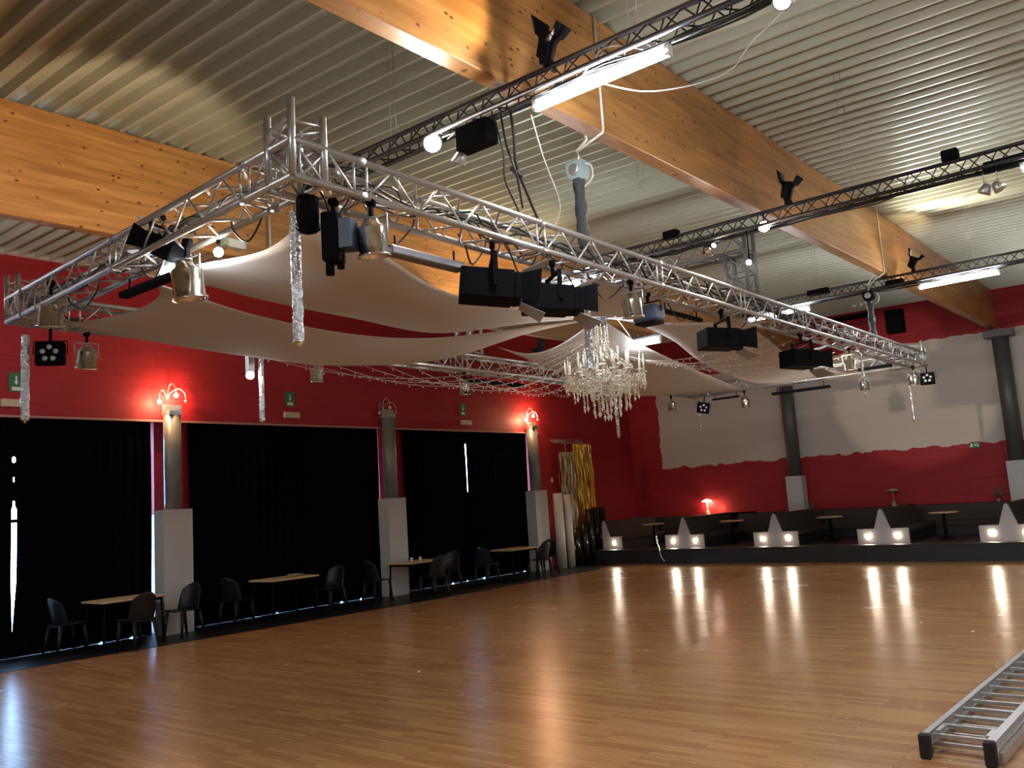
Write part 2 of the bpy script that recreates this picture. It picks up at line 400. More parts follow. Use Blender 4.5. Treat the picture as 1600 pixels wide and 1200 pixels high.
post('L', -15.33, 14.33, 4.2, 'middle post of the left wall, its top bulbs unlit')
post('L', -15.33, 20.0, 4.06, 'farthest post of the left wall, lit bulbs on top, beside the gold tinsel')
post('R', -9.78, 25.58, 5.5, 'post of the back wall seen below the truss, left of the two')
post('R', -3.92, 25.58, 5.55, 'post of the back wall at the right edge, under the pine beam')
# gooseneck sconces
def sconce(y, lit, label):
    t = thing('gooseneck_sconce', label, 'wall lamp', (-15.5, y, 4.38), 0, 'gooseneck bulbs on the left posts')
    for dy, h in ((-.24, -.02), (.10, .12), (.30, .02)):
        pts = [(.003, 0, 0), (.02, dy*.2, .12+h), (.08, dy*.6, .2+h), (.13, dy*.95, .12+h), (.15, dy, 0.0+h)]
        MB().tube(catmull(pts, 4), .009, 6).build('arm', M['steel'], t)
        b_ = MB(); b_.ball((.15, dy, -.045+h), .042 if dy < .25 else .028, 10, 8); 
        on = lit and dy < .25
        b_.build('bulb', M['sconce'] if on else M['beige'], t)
        if on: light('POINT', 'bulb_light', (.2, dy, -.05+h), 30, (1, .55, .28), .05, t)
    return t
sconce(8.74, True, 'gooseneck lamp with lit warm bulbs above nearest left post')
sconce(14.33, False, 'gooseneck lamp with dark bulbs above the middle left post')
sconce(20.05, True, 'gooseneck lamp with lit warm bulbs above the farthest left post')

# ---------------------------------------------------------------- black curtains
def curtain(y0, y1, label, e0=None, e1=None, seed=0):
    """velvet panel hung along y; e0/e1(z) push its edges"""
    rnd = random.Random(seed); ph = [rnd.uniform(0, 6) for _ in range(6)]
    n = int((y1-y0)/.035); nz = 60
    def fn(u, v):
        z = .0075 + v*(4.02-.0075)
        a = y0 + (e0(z) if e0 else 0); b = y1 + (e1(z) if e1 else 0); y = a+(b-a)*u
        am = .045*(.6+.4*math.sin(y*1.7+ph[0]))
        x = -15.66 + am*math.sin(y*2*PI/.19 + ph[1] + .5*math.sin(y*3+ph[2])) + .02*math.sin(z*1.3+y*2)
        if v == 0: z += .05*max(0, math.sin(y*11+ph[3])-.93)*14*(1 if math.sin(y*2.7+ph[4]) > -.2 else 0)
        return (x, y, z)
    m_ = MB(); m_.grid(fn, n, nz); o = m_.build('stage_curtain', M['curtain'])
    sd = o.modifiers.new('s', 'SOLIDIFY'); sd.thickness = .006
    return tag(o, label, 'curtain', 'black velvet curtains over the glazed doors')
def slitw(z):      # half opening of the slit in the first bay
    s = 0
    if z < 2.45: s = .042*min(1, (z-.35)/.9) if z > .35 else 0
    elif z < 2.6: s = .02
    elif 2.85 < z < 3.0: s = .014
    elif 3.18 < z < 3.32: s = .04*math.sin((z-3.18)/.14*PI)
    return s if s > .001 else -.05
def slit3(z):
    s = 0
    if 2.2 < z < 3.62: s = .035*((z-2.2)/1.4)**1.5
    if 3.35 < z < 3.6: s += .02
    return s if s > .001 else -.05
curtain(-3.0, 2.55, 'black velvet curtain left of the frame, before the first plinth', seed=9)
curtain(3.32, 6.07, 'black velvet curtain at the left edge, left of the bright slit of daylight', None, lambda z: -slitw(z), 1)
curtain(6.07, 8.50, 'black velvet curtain between the tall bright slit and the nearest post', lambda z: slitw(z), None, 2)
curtain(9.26, 14.24, 'wide black velvet curtain between the nearest and the middle post', None, None, 3)
curtain(15.05, 17.42, 'black velvet curtain right of the middle post, left of a short light slit', None, lambda z: -slit3(z), 4)
curtain(17.42, 20.04, 'black velvet curtain right of the short light slit, by the far post', lambda z: slit3(z), None, 5)

# ---------------------------------------------------------------- signs above curtains
def exit_sign(y, label):
    t = thing('exit_sign', label, 'sign', (XL, y, 4.54), 0, 'green exit signs above the curtains')
    MB().box(0, .015, -.115, .115, -.16, .17).build('board', M['sign_green'], t)
    s = MB(); s.box(.015,.018,-.07,.07,-.135,-.075)
    s.prism([(-.035,.02),(0,-.045),(.035,.02),(.012,.02),(.012,.11),(-.012,.11),(-.012,.02)], .015, .018, lambda a,b,h:(h,a,b))
    s.build('pictogram', M['sign_white'], t)
    return t
exit_sign(6.02, 'green exit sign with white arrow, high at the left edge, partly behind tinsel')
exit_sign(11.6, 'green exit sign with white arrow above the wide middle curtain')
exit_sign(17.22, 'green exit sign with white arrow above the curtain by the far post')
def em_light(y, label):
    m_ = MB(); m_.box(XL, XL+.07, y-.2, y+.2, 4.12, 4.25); o = m_.build('emergency_light', M['beige'])
    bv = o.modifiers.new('b', 'BEVEL'); bv.width = .012; bv.segments = 2
    tag(o, label, 'light box', 'emergency light boxes below the exit signs')
em_light(5.98, 'cream emergency light box below the leftmost exit sign')
em_light(11.62, 'cream emergency light box below the exit sign over the middle curtain')
em_light(17.3, 'cream emergency light box below the exit sign nearest the far post')
o = MB().box(XL, XL+.02, 21.0, 21.08, 2.5, 2.62).build('light_switch', M['sign_white']); tag(o, 'small white switch on red wall right of the far post', 'switch')

# ---------------------------------------------------------------- silver truss frame
def truss_run(parent, p0, p1, inward, zb, zt, w_=.25, zib=None, zit=None, joints=2.0, rc=.025, first=.55, name='truss_side', mc='alu', vertical=False):
    p0 = V(p0); p1 = V(p1); inward = V(inward).normalized(); d = p1-p0; L = d.length; d.normalize()
    zib = zb if zib is None else zib; zit = zt if zit is None else zit
    def P(s, c):
        q = p0 + d*s
        if c in (1, 3): q = q + inward*w_
        return V((q.x, q.y, {0: zb, 1: zib, 2: zt, 3: zit}[c]))
    ch = MB()
    for c in range(4): ch.tube([P(0, c), P(L, c)], rc, 12)
    cs = ch.build(name, M[mc], parent)
    js = [0, first]
    while js[-1]+joints < L-.3: js.append(js[-1]+joints)
    js.append(L)
    br = MB(); rb = .0095
    for a, b in zip(js[:-1], js[1:]):
        a2, b2 = a+.055, b-.055; k = max(2, int(round((b2-a2)/.25/2))*2); st = (b2-a2)/k
        for (c0, c1) in ((0,2),(1,3),(0,1),(2,3)):
            br.tube([P(a2,c0),P(a2,c1)], rb, 6); br.tube([P(b2,c0),P(b2,c1)], rb, 6)
            for i in range(k):
                u, v_ = (c0, c1) if i % 2 == 0 else (c1, c0)
                br.tube([P(a2+i*st, u), P(a2+(i+1)*st, v_)], rb, 6)
    br.build('lattice_bracing', M[mc], cs)
    for a in js[1:-1]:
        for c in range(4): MB().tube([P(a-.035,c),P(a+.035,c)], rc*1.25, 12).build('tube_coupler', M['steel'], cs)
    return cs
ZB, ZT = 4.1, 4.34
NR, FR, NL, FL = V((-4.2,3.22,0)), V((-4.08,18.1,0)), V((-9.15,3.46,0)), V((-9.15,18.1,0))
tr = thing('lighting_truss', 'large rectangular silver aluminium truss hung below the roof beams', 'truss', (0,0,0))
truss_run(tr, NR, FR, (-1,0,0), ZB, ZT, zib=ZB-.03, zit=ZT-.01)
truss_run(tr, NL, FL, (1,0,0), ZB, ZT)
truss_run(tr, NR, NL, (0,1,0), ZB, ZT)
truss_run(tr, FR, FL, (0,-1,0), ZB, ZT)
def corner(p, sx, sy, hs):
    c = MB(); b_ = MB(); q = []
    for i, (a, b) in enumerate(((0,0),(.25*sx,0),(.25*sx,.25*sy),(0,.25*sy))):
        z1 = ZT+hs[i]; c.tube([(p.x+a,p.y+b,ZB),(p.x+a,p.y+b,z1)], .025, 12); q.append((p.x+a,p.y+b))
    for i in range(4):
        a, b = q[i], q[(i+1)%4]
        b_.tube([(*a,ZT+min(hs)*.75),(*b,ZT+min(hs)*.62)], .009, 6); b_.tube([(*a,ZT+min(hs)*.6),(*b,ZT+.02)], .009, 6)
        b_.tube([(*a,ZB),(*b,ZT)], .009, 6)
    o = c.build('corner_post', M['alu'], tr); b_.build('bracing', M['alu'], o)
corner(NR, -1, 1, (.27,.22,.2,.22)); corner(NL, 1, 1, (.24,.2,.2,.24)); corner(FR, -1, -1, (.22,.2,.2,.22)); corner(FL, 1, -1, (.22,.2,.2,.22))
# bridge over the middle of the frame that carries the chandelier
GY0, GY1, GZ = 10.12, 10.40, 5.22
g = thing('truss_bridge', 'silver box truss bridge standing on the truss frame above the chandelier', 'truss', (0,0,0))
gx = MB(); gb = MB()
for yy in (GY0, GY1):
    for zz in (GZ, GZ-.28): gx.tube([(-4.2,yy,zz),(-9.15,yy,zz)], .025, 12)
x = -4.2; i = 0
while x > -9.1:
    x2 = max(x-.25, -9.15); a, b = (GZ, GZ-.28) if i % 2 else (GZ-.28, GZ)
    for yy in (GY0, GY1): gb.tube([(x,yy,a),(x2,yy,b)], .0095, 6)
    ya, yb = (GY0, GY1) if i % 2 else (GY1, GY0)
    for zz in (GZ, GZ-.28): gb.tube([(x,ya,zz),(x2,yb,zz)], .0095, 6)
    x = x2; i += 1
go = gx.build('top_span', M['alu_dark'], g); gb.build('lattice_bracing', M['alu_dark'], go)
for xx, sx in ((-4.2,-1),(-9.15,1)):
    lg = MB(); lb = MB()
    for yy in (GY0, GY1):
        for dx in (0, .28*sx): lg.tube([(xx+dx,yy,ZT+.02),(xx+dx,yy,GZ if dx == 0 else GZ-.28)], .026, 12)
    for k in range(3):
        za, zb_ = ZT+.05+k*.27, ZT+.05+(k+1)*.27
        zb_ = min(zb_, GZ-.28) if k == 2 else zb_
        for yy in (GY0, GY1): lb.tube([(xx,yy,za),(xx+.28*sx,yy,zb_)], .0095, 6); lb.tube([(xx,yy,za),(xx+.28*sx,yy,za)], .0095, 6)
        for dx in (0,.28*sx): lb.tube([(xx+dx,GY0,za),(xx+dx,GY1,zb_)], .0095, 6); lb.tube([(xx+dx,GY0,za),(xx+dx,GY1,za)], .0095, 6)
    q = lg.build('leg', M['alu_dark'], g); lb.build('lattice_bracing', M['alu_dark'], q)

# ---------------------------------------------------------------- black trusses across the hall
def black_truss(y, z, x0, x1, label, wires):
    t = thing('black_truss', label, 'truss', (0, y, z), 0, 'black lattice trusses below the roof')
    h = .085; ch = MB()
    for dy, dz in ((-h,-h),(h,-h),(0,h)): ch.tube([(x0,dy,dz),(x1,dy,dz)], .023, 8)
    o = ch.build('chords', M['black_metal'], t)
    br = MB(); x = x0; i = 0; cs = ((-h,-h),(h,-h),(0,h))
    while x < x1-.14:
        for a, b in ((0,1),(1,2),(2,0)):
            p, q = (cs[a], cs[b]) if i % 2 else (cs[b], cs[a]); br.tube([(x,*p),(x+.14,*q)], .007, 5)
        x += .14; i += 1
    br.build('lattice_bracing', M['black_metal'], o)
    cb = MB()
    for s_ in range(2):
        rnd = random.Random(int(y*10)+s_); pts = []; x = x0
        while x <= x1: pts.append((x, rnd.uniform(-.05,.05)-.03*s_, -.1-rnd.random()*.05)); x += .35
        cb.tube(catmull(pts, 3), .009, 5)
    cb.build('power_cable', M['cable'], t)
    for wx in wires:
        for k_ in (0, .07):
            MB().tube([(wx+k_,0,h),(wx+k_,0,ceil_z(wx,y)-z+.08)], .0035, 5).build('suspension_wire', M['steel'], t)
    return t
T1 = (5.2, 5.22); T2 = (9.65, 5.10); T3 = (16.0, 5.42)
black_truss(*T1, -6.2, 7.6, 'nearest black lattice truss, crossing under the pine beam at the top', (-5.35,-2.85,2.5))
black_truss(*T2, -6.3, 7.6, 'middle black lattice truss, crossing behind the silver truss bridge', (-5.35,-2.75,2.5))
black_truss(*T3, -6.9, 7.6, 'farthest black lattice truss, running just before the back wall', (-5.35,-2.7,2.5))

# fluorescent tubes
def tube_light(x0, x1, y, z, label, e=None, vert=True, housing='steel', group='fluorescent tubes under the black trusses'):
    t = thing('fluorescent_tube', label, 'lamp', ((x0+x1)/2, y, z), 0, group); L = (x1-x0)/2
    MB().box(-L-.02, L+.02, -.02, .02, .05, .08).build('batten', M[housing], t)
    MB().tube([(-L,0,0),(L,0,0)], .033, 12).build('tube', M['tube'], t)
    for s_ in (-1,1): MB().box(s_*L-.02, s_*L+.02, -.03, .03, -.03, .05).build('end_cap', M['sign_white'], t)
    for s_ in (-.6,.6): MB().tube([(s_*L,0,.08),(s_*L,0,.16)], .006, 5).build('hanger', M['steel'], t)
    return t
tube_light(-3.72, -2.56, 5.2, 5.03, 'long lit fluorescent tube nearest the camera, below the nearest black truss')
tube_light(-1.07, .20, 9.65, 4.92, 'lit fluorescent tube cut by the right edge, below the middle black truss')
tube_light(-3.55, -2.33, 16.0, 5.22, 'lit fluorescent tube right of the far hoist, before the back wall')
tube_light(-7.32, -6.1, 9.65, 4.90, 'lit fluorescent tube on the middle black truss, its end showing beside the floodlights')
tube_light(-6.7, -5.5, 16.0, 5.22, 'added lit tube at the left end of the farthest black truss, behind the silver truss')  # added to brighten the far ceiling and back wall
tube_light(1.6, 2.9, 5.2, 5.03, 'unseen fill tube right of the frame on the nearest black truss')  # unseen tubes on the right, added to raise the hall's fill light
tube_light(1.8, 3.1, 16.0, 5.22, 'unseen fill tube right of the frame on the farthest black truss')
tube_light(4.6, 5.9, 9.65, 4.92, 'second unseen fill tube right of the frame on the middle black truss')
tube_light(4.6, 5.9, 5.2, 5.03, 'second unseen fill tube right of the frame on the nearest black truss')
tube_light(4.6, 5.9, 16.0, 5.22, 'second unseen fill tube right of the frame on the farthest black truss')
# a fourth black truss behind the camera with unseen tubes added for fill
black_truss(-0.6, 5.08, -13.5, 7.6, 'black lattice truss above and behind the camera', (-12,-5.35,-2.85,2.5))
tube_light(-3.7, -2.4, -.6, 4.97, 'unseen fill tube behind the camera on the rear black truss')
tube_light(1.6, 2.9, -.6, 4.97, 'unseen fill tube behind the camera, right one on the rear truss')
tube_light(-13.3, -12.0, -.6, 4.97, 'unseen fluorescent tube behind the camera, nearest the left wall on the rear truss')

t = tube_light(-13.4, -12.2, 2.6, 5.0, 'fluorescent tube left of the frame, hung on wires between left beam and left wall')
for s_ in (-.45,.45): MB().tube([(s_,0,.15),(s_,0,ceil_z(-12.8,2.6)-5.0+.08)], .004, 5).build('suspension_wire', M['steel'], t)
# ---------------------------------------------------------------- spot bulbs and scoops on black trusses
def bulb_spot(loc, r, aim, label, mt='bulb_hot', power=0, col=(1,.86,.7), group='lit spot bulbs on the black trusses'):
    t = thing('spot_bulb', label, 'lamp', loc, 0, group)
    q = (V(aim)-V(loc)).to_track_quat('Z','Y').to_matrix().to_4x4()
    MB().lathe([(.02,-.16),(.035,-.12),(r*1.05,-.02),(r*1.08,0.0)], 14, q).build('shade', M['black'], t)
    MB().lathe([(r*.95,-.012),(r*.8,.012),(r*.4,.03),(1e-4,.035)], 14, q).build('lens', M[mt], t)
    MB().tube([q@V((0,0,-.1)), q@V((0,0,-.1))+V((0,0,.16 if loc[2] > 4.8 else .42))], .008, 6).build('bracket', M['black'], t)
    if power: light('SPOT', 'bulb_light', V((0,0,0))+(V(aim)-V(loc)).normalized()*.06, power, col, r*.8, t, None, 110, .8).rotation_euler = (V(aim)-V(loc)).to_track_quat('-Z','Y').to_euler()
    return t
bulb_spot((-4.80,5.15,5.07), .085, (-1.5,0,2.4), 'glaring round spot bulb left of the beam on the nearest black truss', 'bulb_hot', 140)
bulb_spot((-1.72,5.15,5.02), .06, (-.6,1,1.5), 'glaring round spot bulb at the top edge on the nearest truss', 'bulb_hot', 60)
bulb_spot((-3.72,9.6,5.0), .07, (-1.4,2,2), 'glaring round spot bulb under the beam on the middle black truss', 'bulb_hot', 90)
bulb_spot((-4.37,9.6,4.93), .03, (-2,3,2.5), 'small lit spot bulb beside the mirror ball above the truss bridge', 'bulb', 10)
bulb_spot((-3.95,9.6,4.62), .035, (-2,3,2.5), 'small lit spot bulb seen through the silver truss near the bridge legs', 'bulb', 10)
def scoop(loc, rz, label, tilt=-.5):
    t = thing('uplight_scoop', label, 'lamp', loc, rz, 'black uplights on top of the black trusses')
    T = Matrix.Rotation(tilt, 4, 'X')
    a = MB(); a.lathe([(.02,-.10),(.07,-.08),(.075,.04),(.10,.10)], 4, T@Matrix.Rotation(PI/4,4,'Z')); a.build('body', M['black'], t)
    f = MB(); f.prism([(-.075,0),(.075,0),(.12,.14),(-.12,.14)], 0, .006, lambda x_,z_,h: T@V((x_,.075+z_*.35+h,.08+z_))); f.build('barn_door', M['black'], t); f = MB()
    f.prism([(-.075,0),(.075,0),(.1,.09),(-.1,.09)], 0, .006, lambda x_,z_,h: T@V((x_,-.075-z_*.5-h,.08+z_))); f.build('barn_door', M['black'], t)
    MB().lathe([(.05,.085),(1e-4,.086)], 8, T).build('lens', M['bulb'], t)
    MB().box(-.1,.1,-.012,.012,-.17,-.09).build('bracket', M['black'], t)
    return t
scoop((-3.58,5.2,5.47), PI/2, 'black uplight with raised flap on the nearest truss, lighting the beam', .35)
light('SPOT', 'uplight_beam', (-3.50,5.15,5.50), 95, (1,.78,.52), .05, None, (-4.0,4.15,6.1), 100, .6)
scoop((-3.42,9.65,5.36), PI/2, 'black uplight on the middle black truss, right of the beam', .3)
light('SPOT', 'uplight_beam', (-3.40,9.65,5.55), 5, (1,.70,.42), .05, None, (-4.0,10.3,5.9), 80, .6)
scoop((-3.62,16.0,5.68), PI/2, 'black uplight on the farthest black truss, making a glow on the beam', .5)
light('SPOT', 'uplight_beam', (-3.58,16.0,5.80), 70, (1,.74,.45), .05, None, (-3.9,16.45,6.3), 70, .5)
light('SPOT', 'uplight_ceiling', (-3.45,16.0,5.80), 260, (1,.93,.82), .05, None, (-2.8,15.6,6.7), 120, .8)
scoop((-8.75,11.8,4.5), -PI/2, 'added black uplight clamped on the left truss run, lighting the left beam', .4)  # fixture added as a source for the light on the left beam
light('SPOT', 'uplight_beam', (-8.7,11.3,4.75), 150, (1,.74,.46), .05, None, (-9.4,11.0,6.0), 130, .6)
def small(name, label, cat, loc, mbld, m, group=None, rz=0):
    t = thing(name, label, cat, loc, rz, group); mbld(t); return t
# truss clutter
def driver(loc, s, label):
    o = MB().cbox((0,0,0), s).build('dimmer_box', M['black'], None, None, loc); bv = o.modifiers.new('b','BEVEL'); bv.width=.01
    tag(o, label, 'box', 'black boxes on the black trusses')
driver((-4.35,5.2,5.0), (.34,.16,.2), 'black box under the nearest truss, left of the pine beam corner')
driver((-1.69,9.65,5.25), (.16,.12,.12), 'small black box riding on the middle truss, right side')
driver((-4.95,9.65,5.22), (.2,.12,.1), 'small black box on the middle truss, left of the mirror ball')
driver((-1.15,9.65,5.02), (.5,.13,.1), 'long black box on the middle truss, left of the cut-off tube')
driver((-3.95,16.0,5.38), (.3,.14,.12), 'black box on the farthest truss under the pine beam')
driver((-5.3,16.0,5.5), (.4,.14,.1), 'black box on the farthest truss, left of the far hoist')
def pend(loc, label, n=1):
    t = thing('pendant_spot', label, 'lamp', loc, 0, 'small unlit spots hanging under the black trusses')
    for i in range(n):
        MB().tube([(i*.12,0,.26-.0*i),(i*.12,0,.07)], .005, 5).build('stem', M['steel'], t)
        MB().lathe([(.02,.07),(.04,.05),(.065,-.03),(.06,-.035),(.01,.0)], 12, Matrix.Translation((i*.12,0,0))@Matrix.Rotation(.5-i,4,'Y')).build('shade', M['steel'], t)
pend((-4.55,5.2,4.86), 'small unlit spot hanging right of the glaring bulb on the nearest truss')
pend((-1.42,9.65,4.80), 'pair of small unlit spots under the middle truss, far right', 2)
pend((-4.66,16.0,5.12), 'small unlit spot under the farthest truss, left of the far hoist', 2)
t = thing('mirror_ball', 'small mirror ball under the middle black truss, left of a lit bulb', 'mirror ball', (-4.47,9.65,4.9))
o = MB().ball((0,0,0), .075, 14, 10).build('ball', M['mirror'], t); o.data.polygons.foreach_set('use_smooth', [False]*len(o.data.polygons))
MB().tube([(0,0,.07),(0,0,.14)], .006, 5).build('stem', M['steel'], t)

# ---------------------------------------------------------------- fixtures on the silver truss
def clamp(t, h=.09):
    c = MB(); c.tube([(0,-.02,.0),(0,.02,.0)], .034, 10); c.box(-.012,.012,-.015,.015,-h,-.03); c.build('hook_clamp', M['black'], t)
def par_can(loc, rz, label, tilt=0.0, s=1.0, lit=False, mname='chrome'):
    t = thing('par_can', label, 'spotlight', loc, rz, 'silver par cans on the truss'); t.scale = (s,)*3
    clamp(t)
    y_ = MB(); y_.tube([(-.115,0,-.26),(-.12,0,-.10),(.12,0,-.10),(.115,0,-.26)], .008, 6); y_.build('yoke', M['steel'], t)
    T = Matrix.Translation((0,0,-.25))@Matrix.Rotation(tilt,4,'X')
    b = MB(); b.lathe([(1e-4,.13),(.05,.13),(.06,.10),(.095,.07),(.1,.06),(.1,-.11),(.115,-.112),(.115,-.125),(.092,-.125),(.09,-.02),(1e-4,.02)], 20, T); b.build('can', M[mname], t)
    MB().lathe([(.085,-.06),(1e-4,-.055)], 16, T).build('lens', M['bulb'] if lit else M['led_off'], t)
    return t
ZC = ZB-.03
pc = [((-4.2,3.86), .3, .12, 1.0, 'largest silver par can, hanging nearest the camera below the right truss run'),
      ((-4.24,7.3), .2, .1, .95, 'silver par can on the right truss run beside the second long tinsel drop'),
      ((-4.3,14.1), .2, .0, .95, 'silver par can on the far half of the right truss run, above white wall'),
      ((-4.25,17.7), .4, .2, .95, 'silver par can at the far right truss corner, above a black lamp'),
      ((-5.72,3.40), .1, .15, 1.15, 'silver par can in the front truss run beside the lit tube, glare at its side'),
      ((-8.25,3.50), 1.2, .2, 1.1, 'silver par can tilted at the left end of the front truss run'),
      ((-9.15,4.25), 1.4, .25, 1.0, 'silver par can under left truss run, right of the five-lens lamp'),
      ((-9.15,7.3), 1.5, .1, .85, 'silver par can peeking below the lower cloth sail'),
      ((-9.1,10.2), 1.5, .1, .9, 'silver par can under the left truss run behind the string lights'),
      ((-9.0,6.4), 1.5, .1, .9, 'silver par can seen in the red gap between the two big sails'),
      ((-9.1,17.0), 1.5, .1, .85, 'silver par can below the far cloth sail, left of black lamp on white wall'),
      ((-7.85,18.05), .3, .3, .9, 'silver par can under back truss run, left of the back wall post'),
      ((-5.25,17.95), .1, .1, .85, 'silver par can below back truss run near the far tinsel strand')]
for (p, rz, ti, s_, lb) in pc: par_can((p[0], p[1], ZC if not (p[1] in (6.4, 3.5)) else ZC+.24), rz, lb, ti, s_)
light('POINT', 'can_glare', (-5.53,3.48,3.9), 2.5, (1,.9,.8), .04)
t = thing('bare_bulb', 'small glaring bulb beside the par can in the front truss run', 'bulb', (-5.53,3.54,3.98))
MB().ball((0,0,0), .035, 10, 8).build('glass_bulb', M['bulb_hot'], t); MB().tube([(0,0,.03),(0,0,.10)], .016, 8).build('socket', M['black'], t)
# flat LED par with five lenses
def led_par(loc, rot, label, s=1.0, lit=False):
    t = thing('led_par', label, 'spotlight', loc, 0, 'flat black led lamps on the truss', rot=rot); t.scale = (s,)*3
    c = MB(); c.box(-.012,.012,-.015,.015,-.14,.0); c.tube([(-.16,0,-.26),(-.16,0,-.13),(.16,0,-.13),(.16,0,-.26)], .007, 6); c.build('bracket', M['black'], t)
    b = MB(); b.box(-.14,.14,-.05,.05,-.38,-.14); o = b.build('housing', M['black'], t); bv = o.modifiers.new('b','BEVEL'); bv.width=.02; bv.segments=2
    for k_ in range(5):
        a = 2*PI*k_/5+.3
        MB().lathe([(.026,0),(.02,.008),(1e-4,.01)], 10, Matrix.Translation((.065*math.cos(a),-.051,-.26+.065*math.sin(a)))@Matrix.Rotation(PI/2,4,'X')).build('lens', M['led_off'], t)
    return t
led_par((-9.1,3.86,ZC), (0,0,.9), 'flat square black lamp with five round lenses below left truss corner')
led_par((-4.10,18.09,ZC), (-.2,0,.2), 'flat black led lamp hanging from the far right truss corner', .95)
led_par((-8.76,17.95,ZC), (.1,.2,.5), 'black led lamp with dangling cable below the back truss run on white wall', 1.0)
# theatre floods with barn doors
def flood(loc, rz, tilt, label, s=1.0, lit=False):
    t = thing('barn_door_floodlight', label, 'floodlight', loc, rz, 'black floodlights with barn doors on the truss'); t.scale = (s,)*3
    clamp(t, .12)
    y_ = MB(); y_.box(-.19,-.175,-.02,.02,-.36,-.10); y_.box(.175,.19,-.02,.02,-.36,-.10); y_.box(-.19,.19,-.02,.02,-.125,-.11); y_.build('yoke', M['black'], t)
    T = Matrix.Translation((0,0,-.34))@Matrix.Rotation(tilt,4,'X')
    b = MB(); b.box(-.16,.16,-.27,.14,-.115,.115,T); b.box(-.14,.14,.14,.2,-.105,.105,T); o = b.build('housing', M['black'], t); bv = o.modifiers.new('b','BEVEL'); bv.width=.012; bv.segments=2
    MB().lathe([(.1,.205),(.08,.215),(1e-4,.22)], 16, T@Matrix.Rotation(-PI/2,4,'X')).build('lens', M['led_off'], t)
    for k_ in range(4):
        RZ = Matrix.Rotation(k_*PI/2, 4, 'Y')
        f = MB(); w0, w1, ln = (.12,.17,.2) if k_ % 2 == 0 else (.10,.13,.15)
        A = T@Matrix.Translation((0,.2,0))@RZ@Matrix.Translation((0,0,.125))@Matrix.Rotation(.42,4,'X')
        f.prism([(-w0,0),(w0,0),(w1,ln),(-w1,ln)], 0, .004, lambda a_,b_,h_,A=A: A@V((a_,b_,h_)))
        f.build('barn_door', M['flap'] if k_ in (0,2) else M['black'], t)
    return t
flood((-4.3,5.25,ZC), -.8, -.12, 'large black floodlight nearest the camera with a pale lit upper flap', 1.05)
flood((-4.32,6.1,ZC), -.65, -.05, 'black floodlight behind the nearest one, overlapping the second tinsel drop', 1.0)
flood((-4.3,9.45,ZC), -.7, -.05, 'black floodlight in front of the far right cloth sail', 1.0)
flood((-4.3,12.0,ZC), -.5, -.05, 'black floodlight with cream lit flap on far half of the right truss run', 1.05)
flood((-6.15,3.45,ZT+.05+.0), 1.9, .5, 'black floodlight tucked in the front truss run, its flap lit pale yellow', .7)
light('SPOT', 'flood_beam', (-6.3,3.75,4.5), 190, (1,.78,.52), .06, None, (-9.4,4.6,6.0), 62, .5)
light('SPOT', 'flood_back', (-4.2,12.4,3.7), 700, (1,.84,.62), .03, None, (-6.2,25.8,4.4), 20, .3)
# slate blue flood
t = thing('led_floodlight', 'slate blue rounded floodlight under the right truss run, mid-length', 'floodlight', (-4.4,7.9,ZC))
clamp(t); y_ = MB(); y_.tube([(-.15,0,-.2),(-.15,0,-.09),(.15,0,-.09),(.15,0,-.2)], .009, 6); y_.build('yoke', M['black'], t)
o = MB().box(-.14,.14,-.12,.12,-.31,-.13).build('housing', M['blue_black'], t); bv = o.modifiers.new('b','BEVEL'); bv.width=.04; bv.segments=3
MB().box(-.12,.12,-.10,.10,-.325,-.305).build('glass_front', M['black'], t)
# moving scanner near corner
t = thing('scanner_light', 'tall black scanner lamp with blue side box, hanging near the front corner', 'moving light', (-4.35,3.66,ZC), .5)
clamp(t)
o = MB().box(-.07,.05,-.08,.08,-.42,-.08).build('housing', M['black'], t); bv = o.modifiers.new('b','BEVEL'); bv.width=.02; bv.segments=2
o = MB().box(.055,.14,-.07,.07,-.34,-.14).build('blue_casing', M['blue_black'], t)
q = MB(); q.tube([(-.04,0,-.36),(-.04,0,-.50)], .03, 10); q.tube([(.03,.02,-.36),(.03,.02,-.46)], .025, 10); q.build('lens_barrel', M['black'], t)
t = thing('projector_lamp', 'stubby black lamp pointing down just inside the front corner of the truss', 'spotlight', (-4.42,3.50,ZC+.1), .9)
clamp(t); MB().lathe([(.05,.1),(.075,.08),(.075,-.1),(.095,-.14),(.08,-.14)], 12, Matrix.Translation((0,0,-.17))@Matrix.Rotation(1.1,4,'X')).build('can', M['black'], t)
# bars
def bar(p0, p1, label, r=.05, mt='grey_bar', lit=None, drop=.1, group='long lamp bars under the truss'):
    p0, p1 = V(p0), V(p1); c = (p0+p1)/2; t = thing('lamp_bar', label, 'lamp', c, 0, group)
    d = (p1-p0); L = d.length; q = d.to_track_quat('X','Z').to_matrix().to_4x4()
    o = MB().box(-L/2,L/2,-r,r,-r*.6,r*.6,q).build('housing', M[mt], t); bv = o.modifiers.new('b','BEVEL'); bv.width=.01
    for s_ in (-.4,.4):
        a = q@V((s_*L,0,0)); MB().tube([a+V((0,0,r*.5)),a+V((0,0,drop+r*.5))], .008, 6).build('hanger', M['black'], t)
    if lit:
        MB().tube([q@V((-L*.1,-.0,-r*.6-.02)), q@V((L*.45,0,-r*.6-.02))], .024, 10).build('tube', M['tube'], t)
    return t
bar((-4.47,4.25,3.88), (-4.47,5.05,3.88), 'grey lamp bar hanging level below the right truss run, near end', .055)
bar((-7.0,3.56,3.95), (-5.85,3.52,3.93), 'black lamp bar under the front truss run', .045, 'black')
t = tube_light(-6.35, -6.0, 3.57, 4.0, 'short lit tube in the front truss run above the black lamp bar', group=None)
bar((-4.47,8.3,3.97), (-4.47,9.25,3.97), 'black lamp bar above the far right sail, behind the floodlight', .035, 'black')
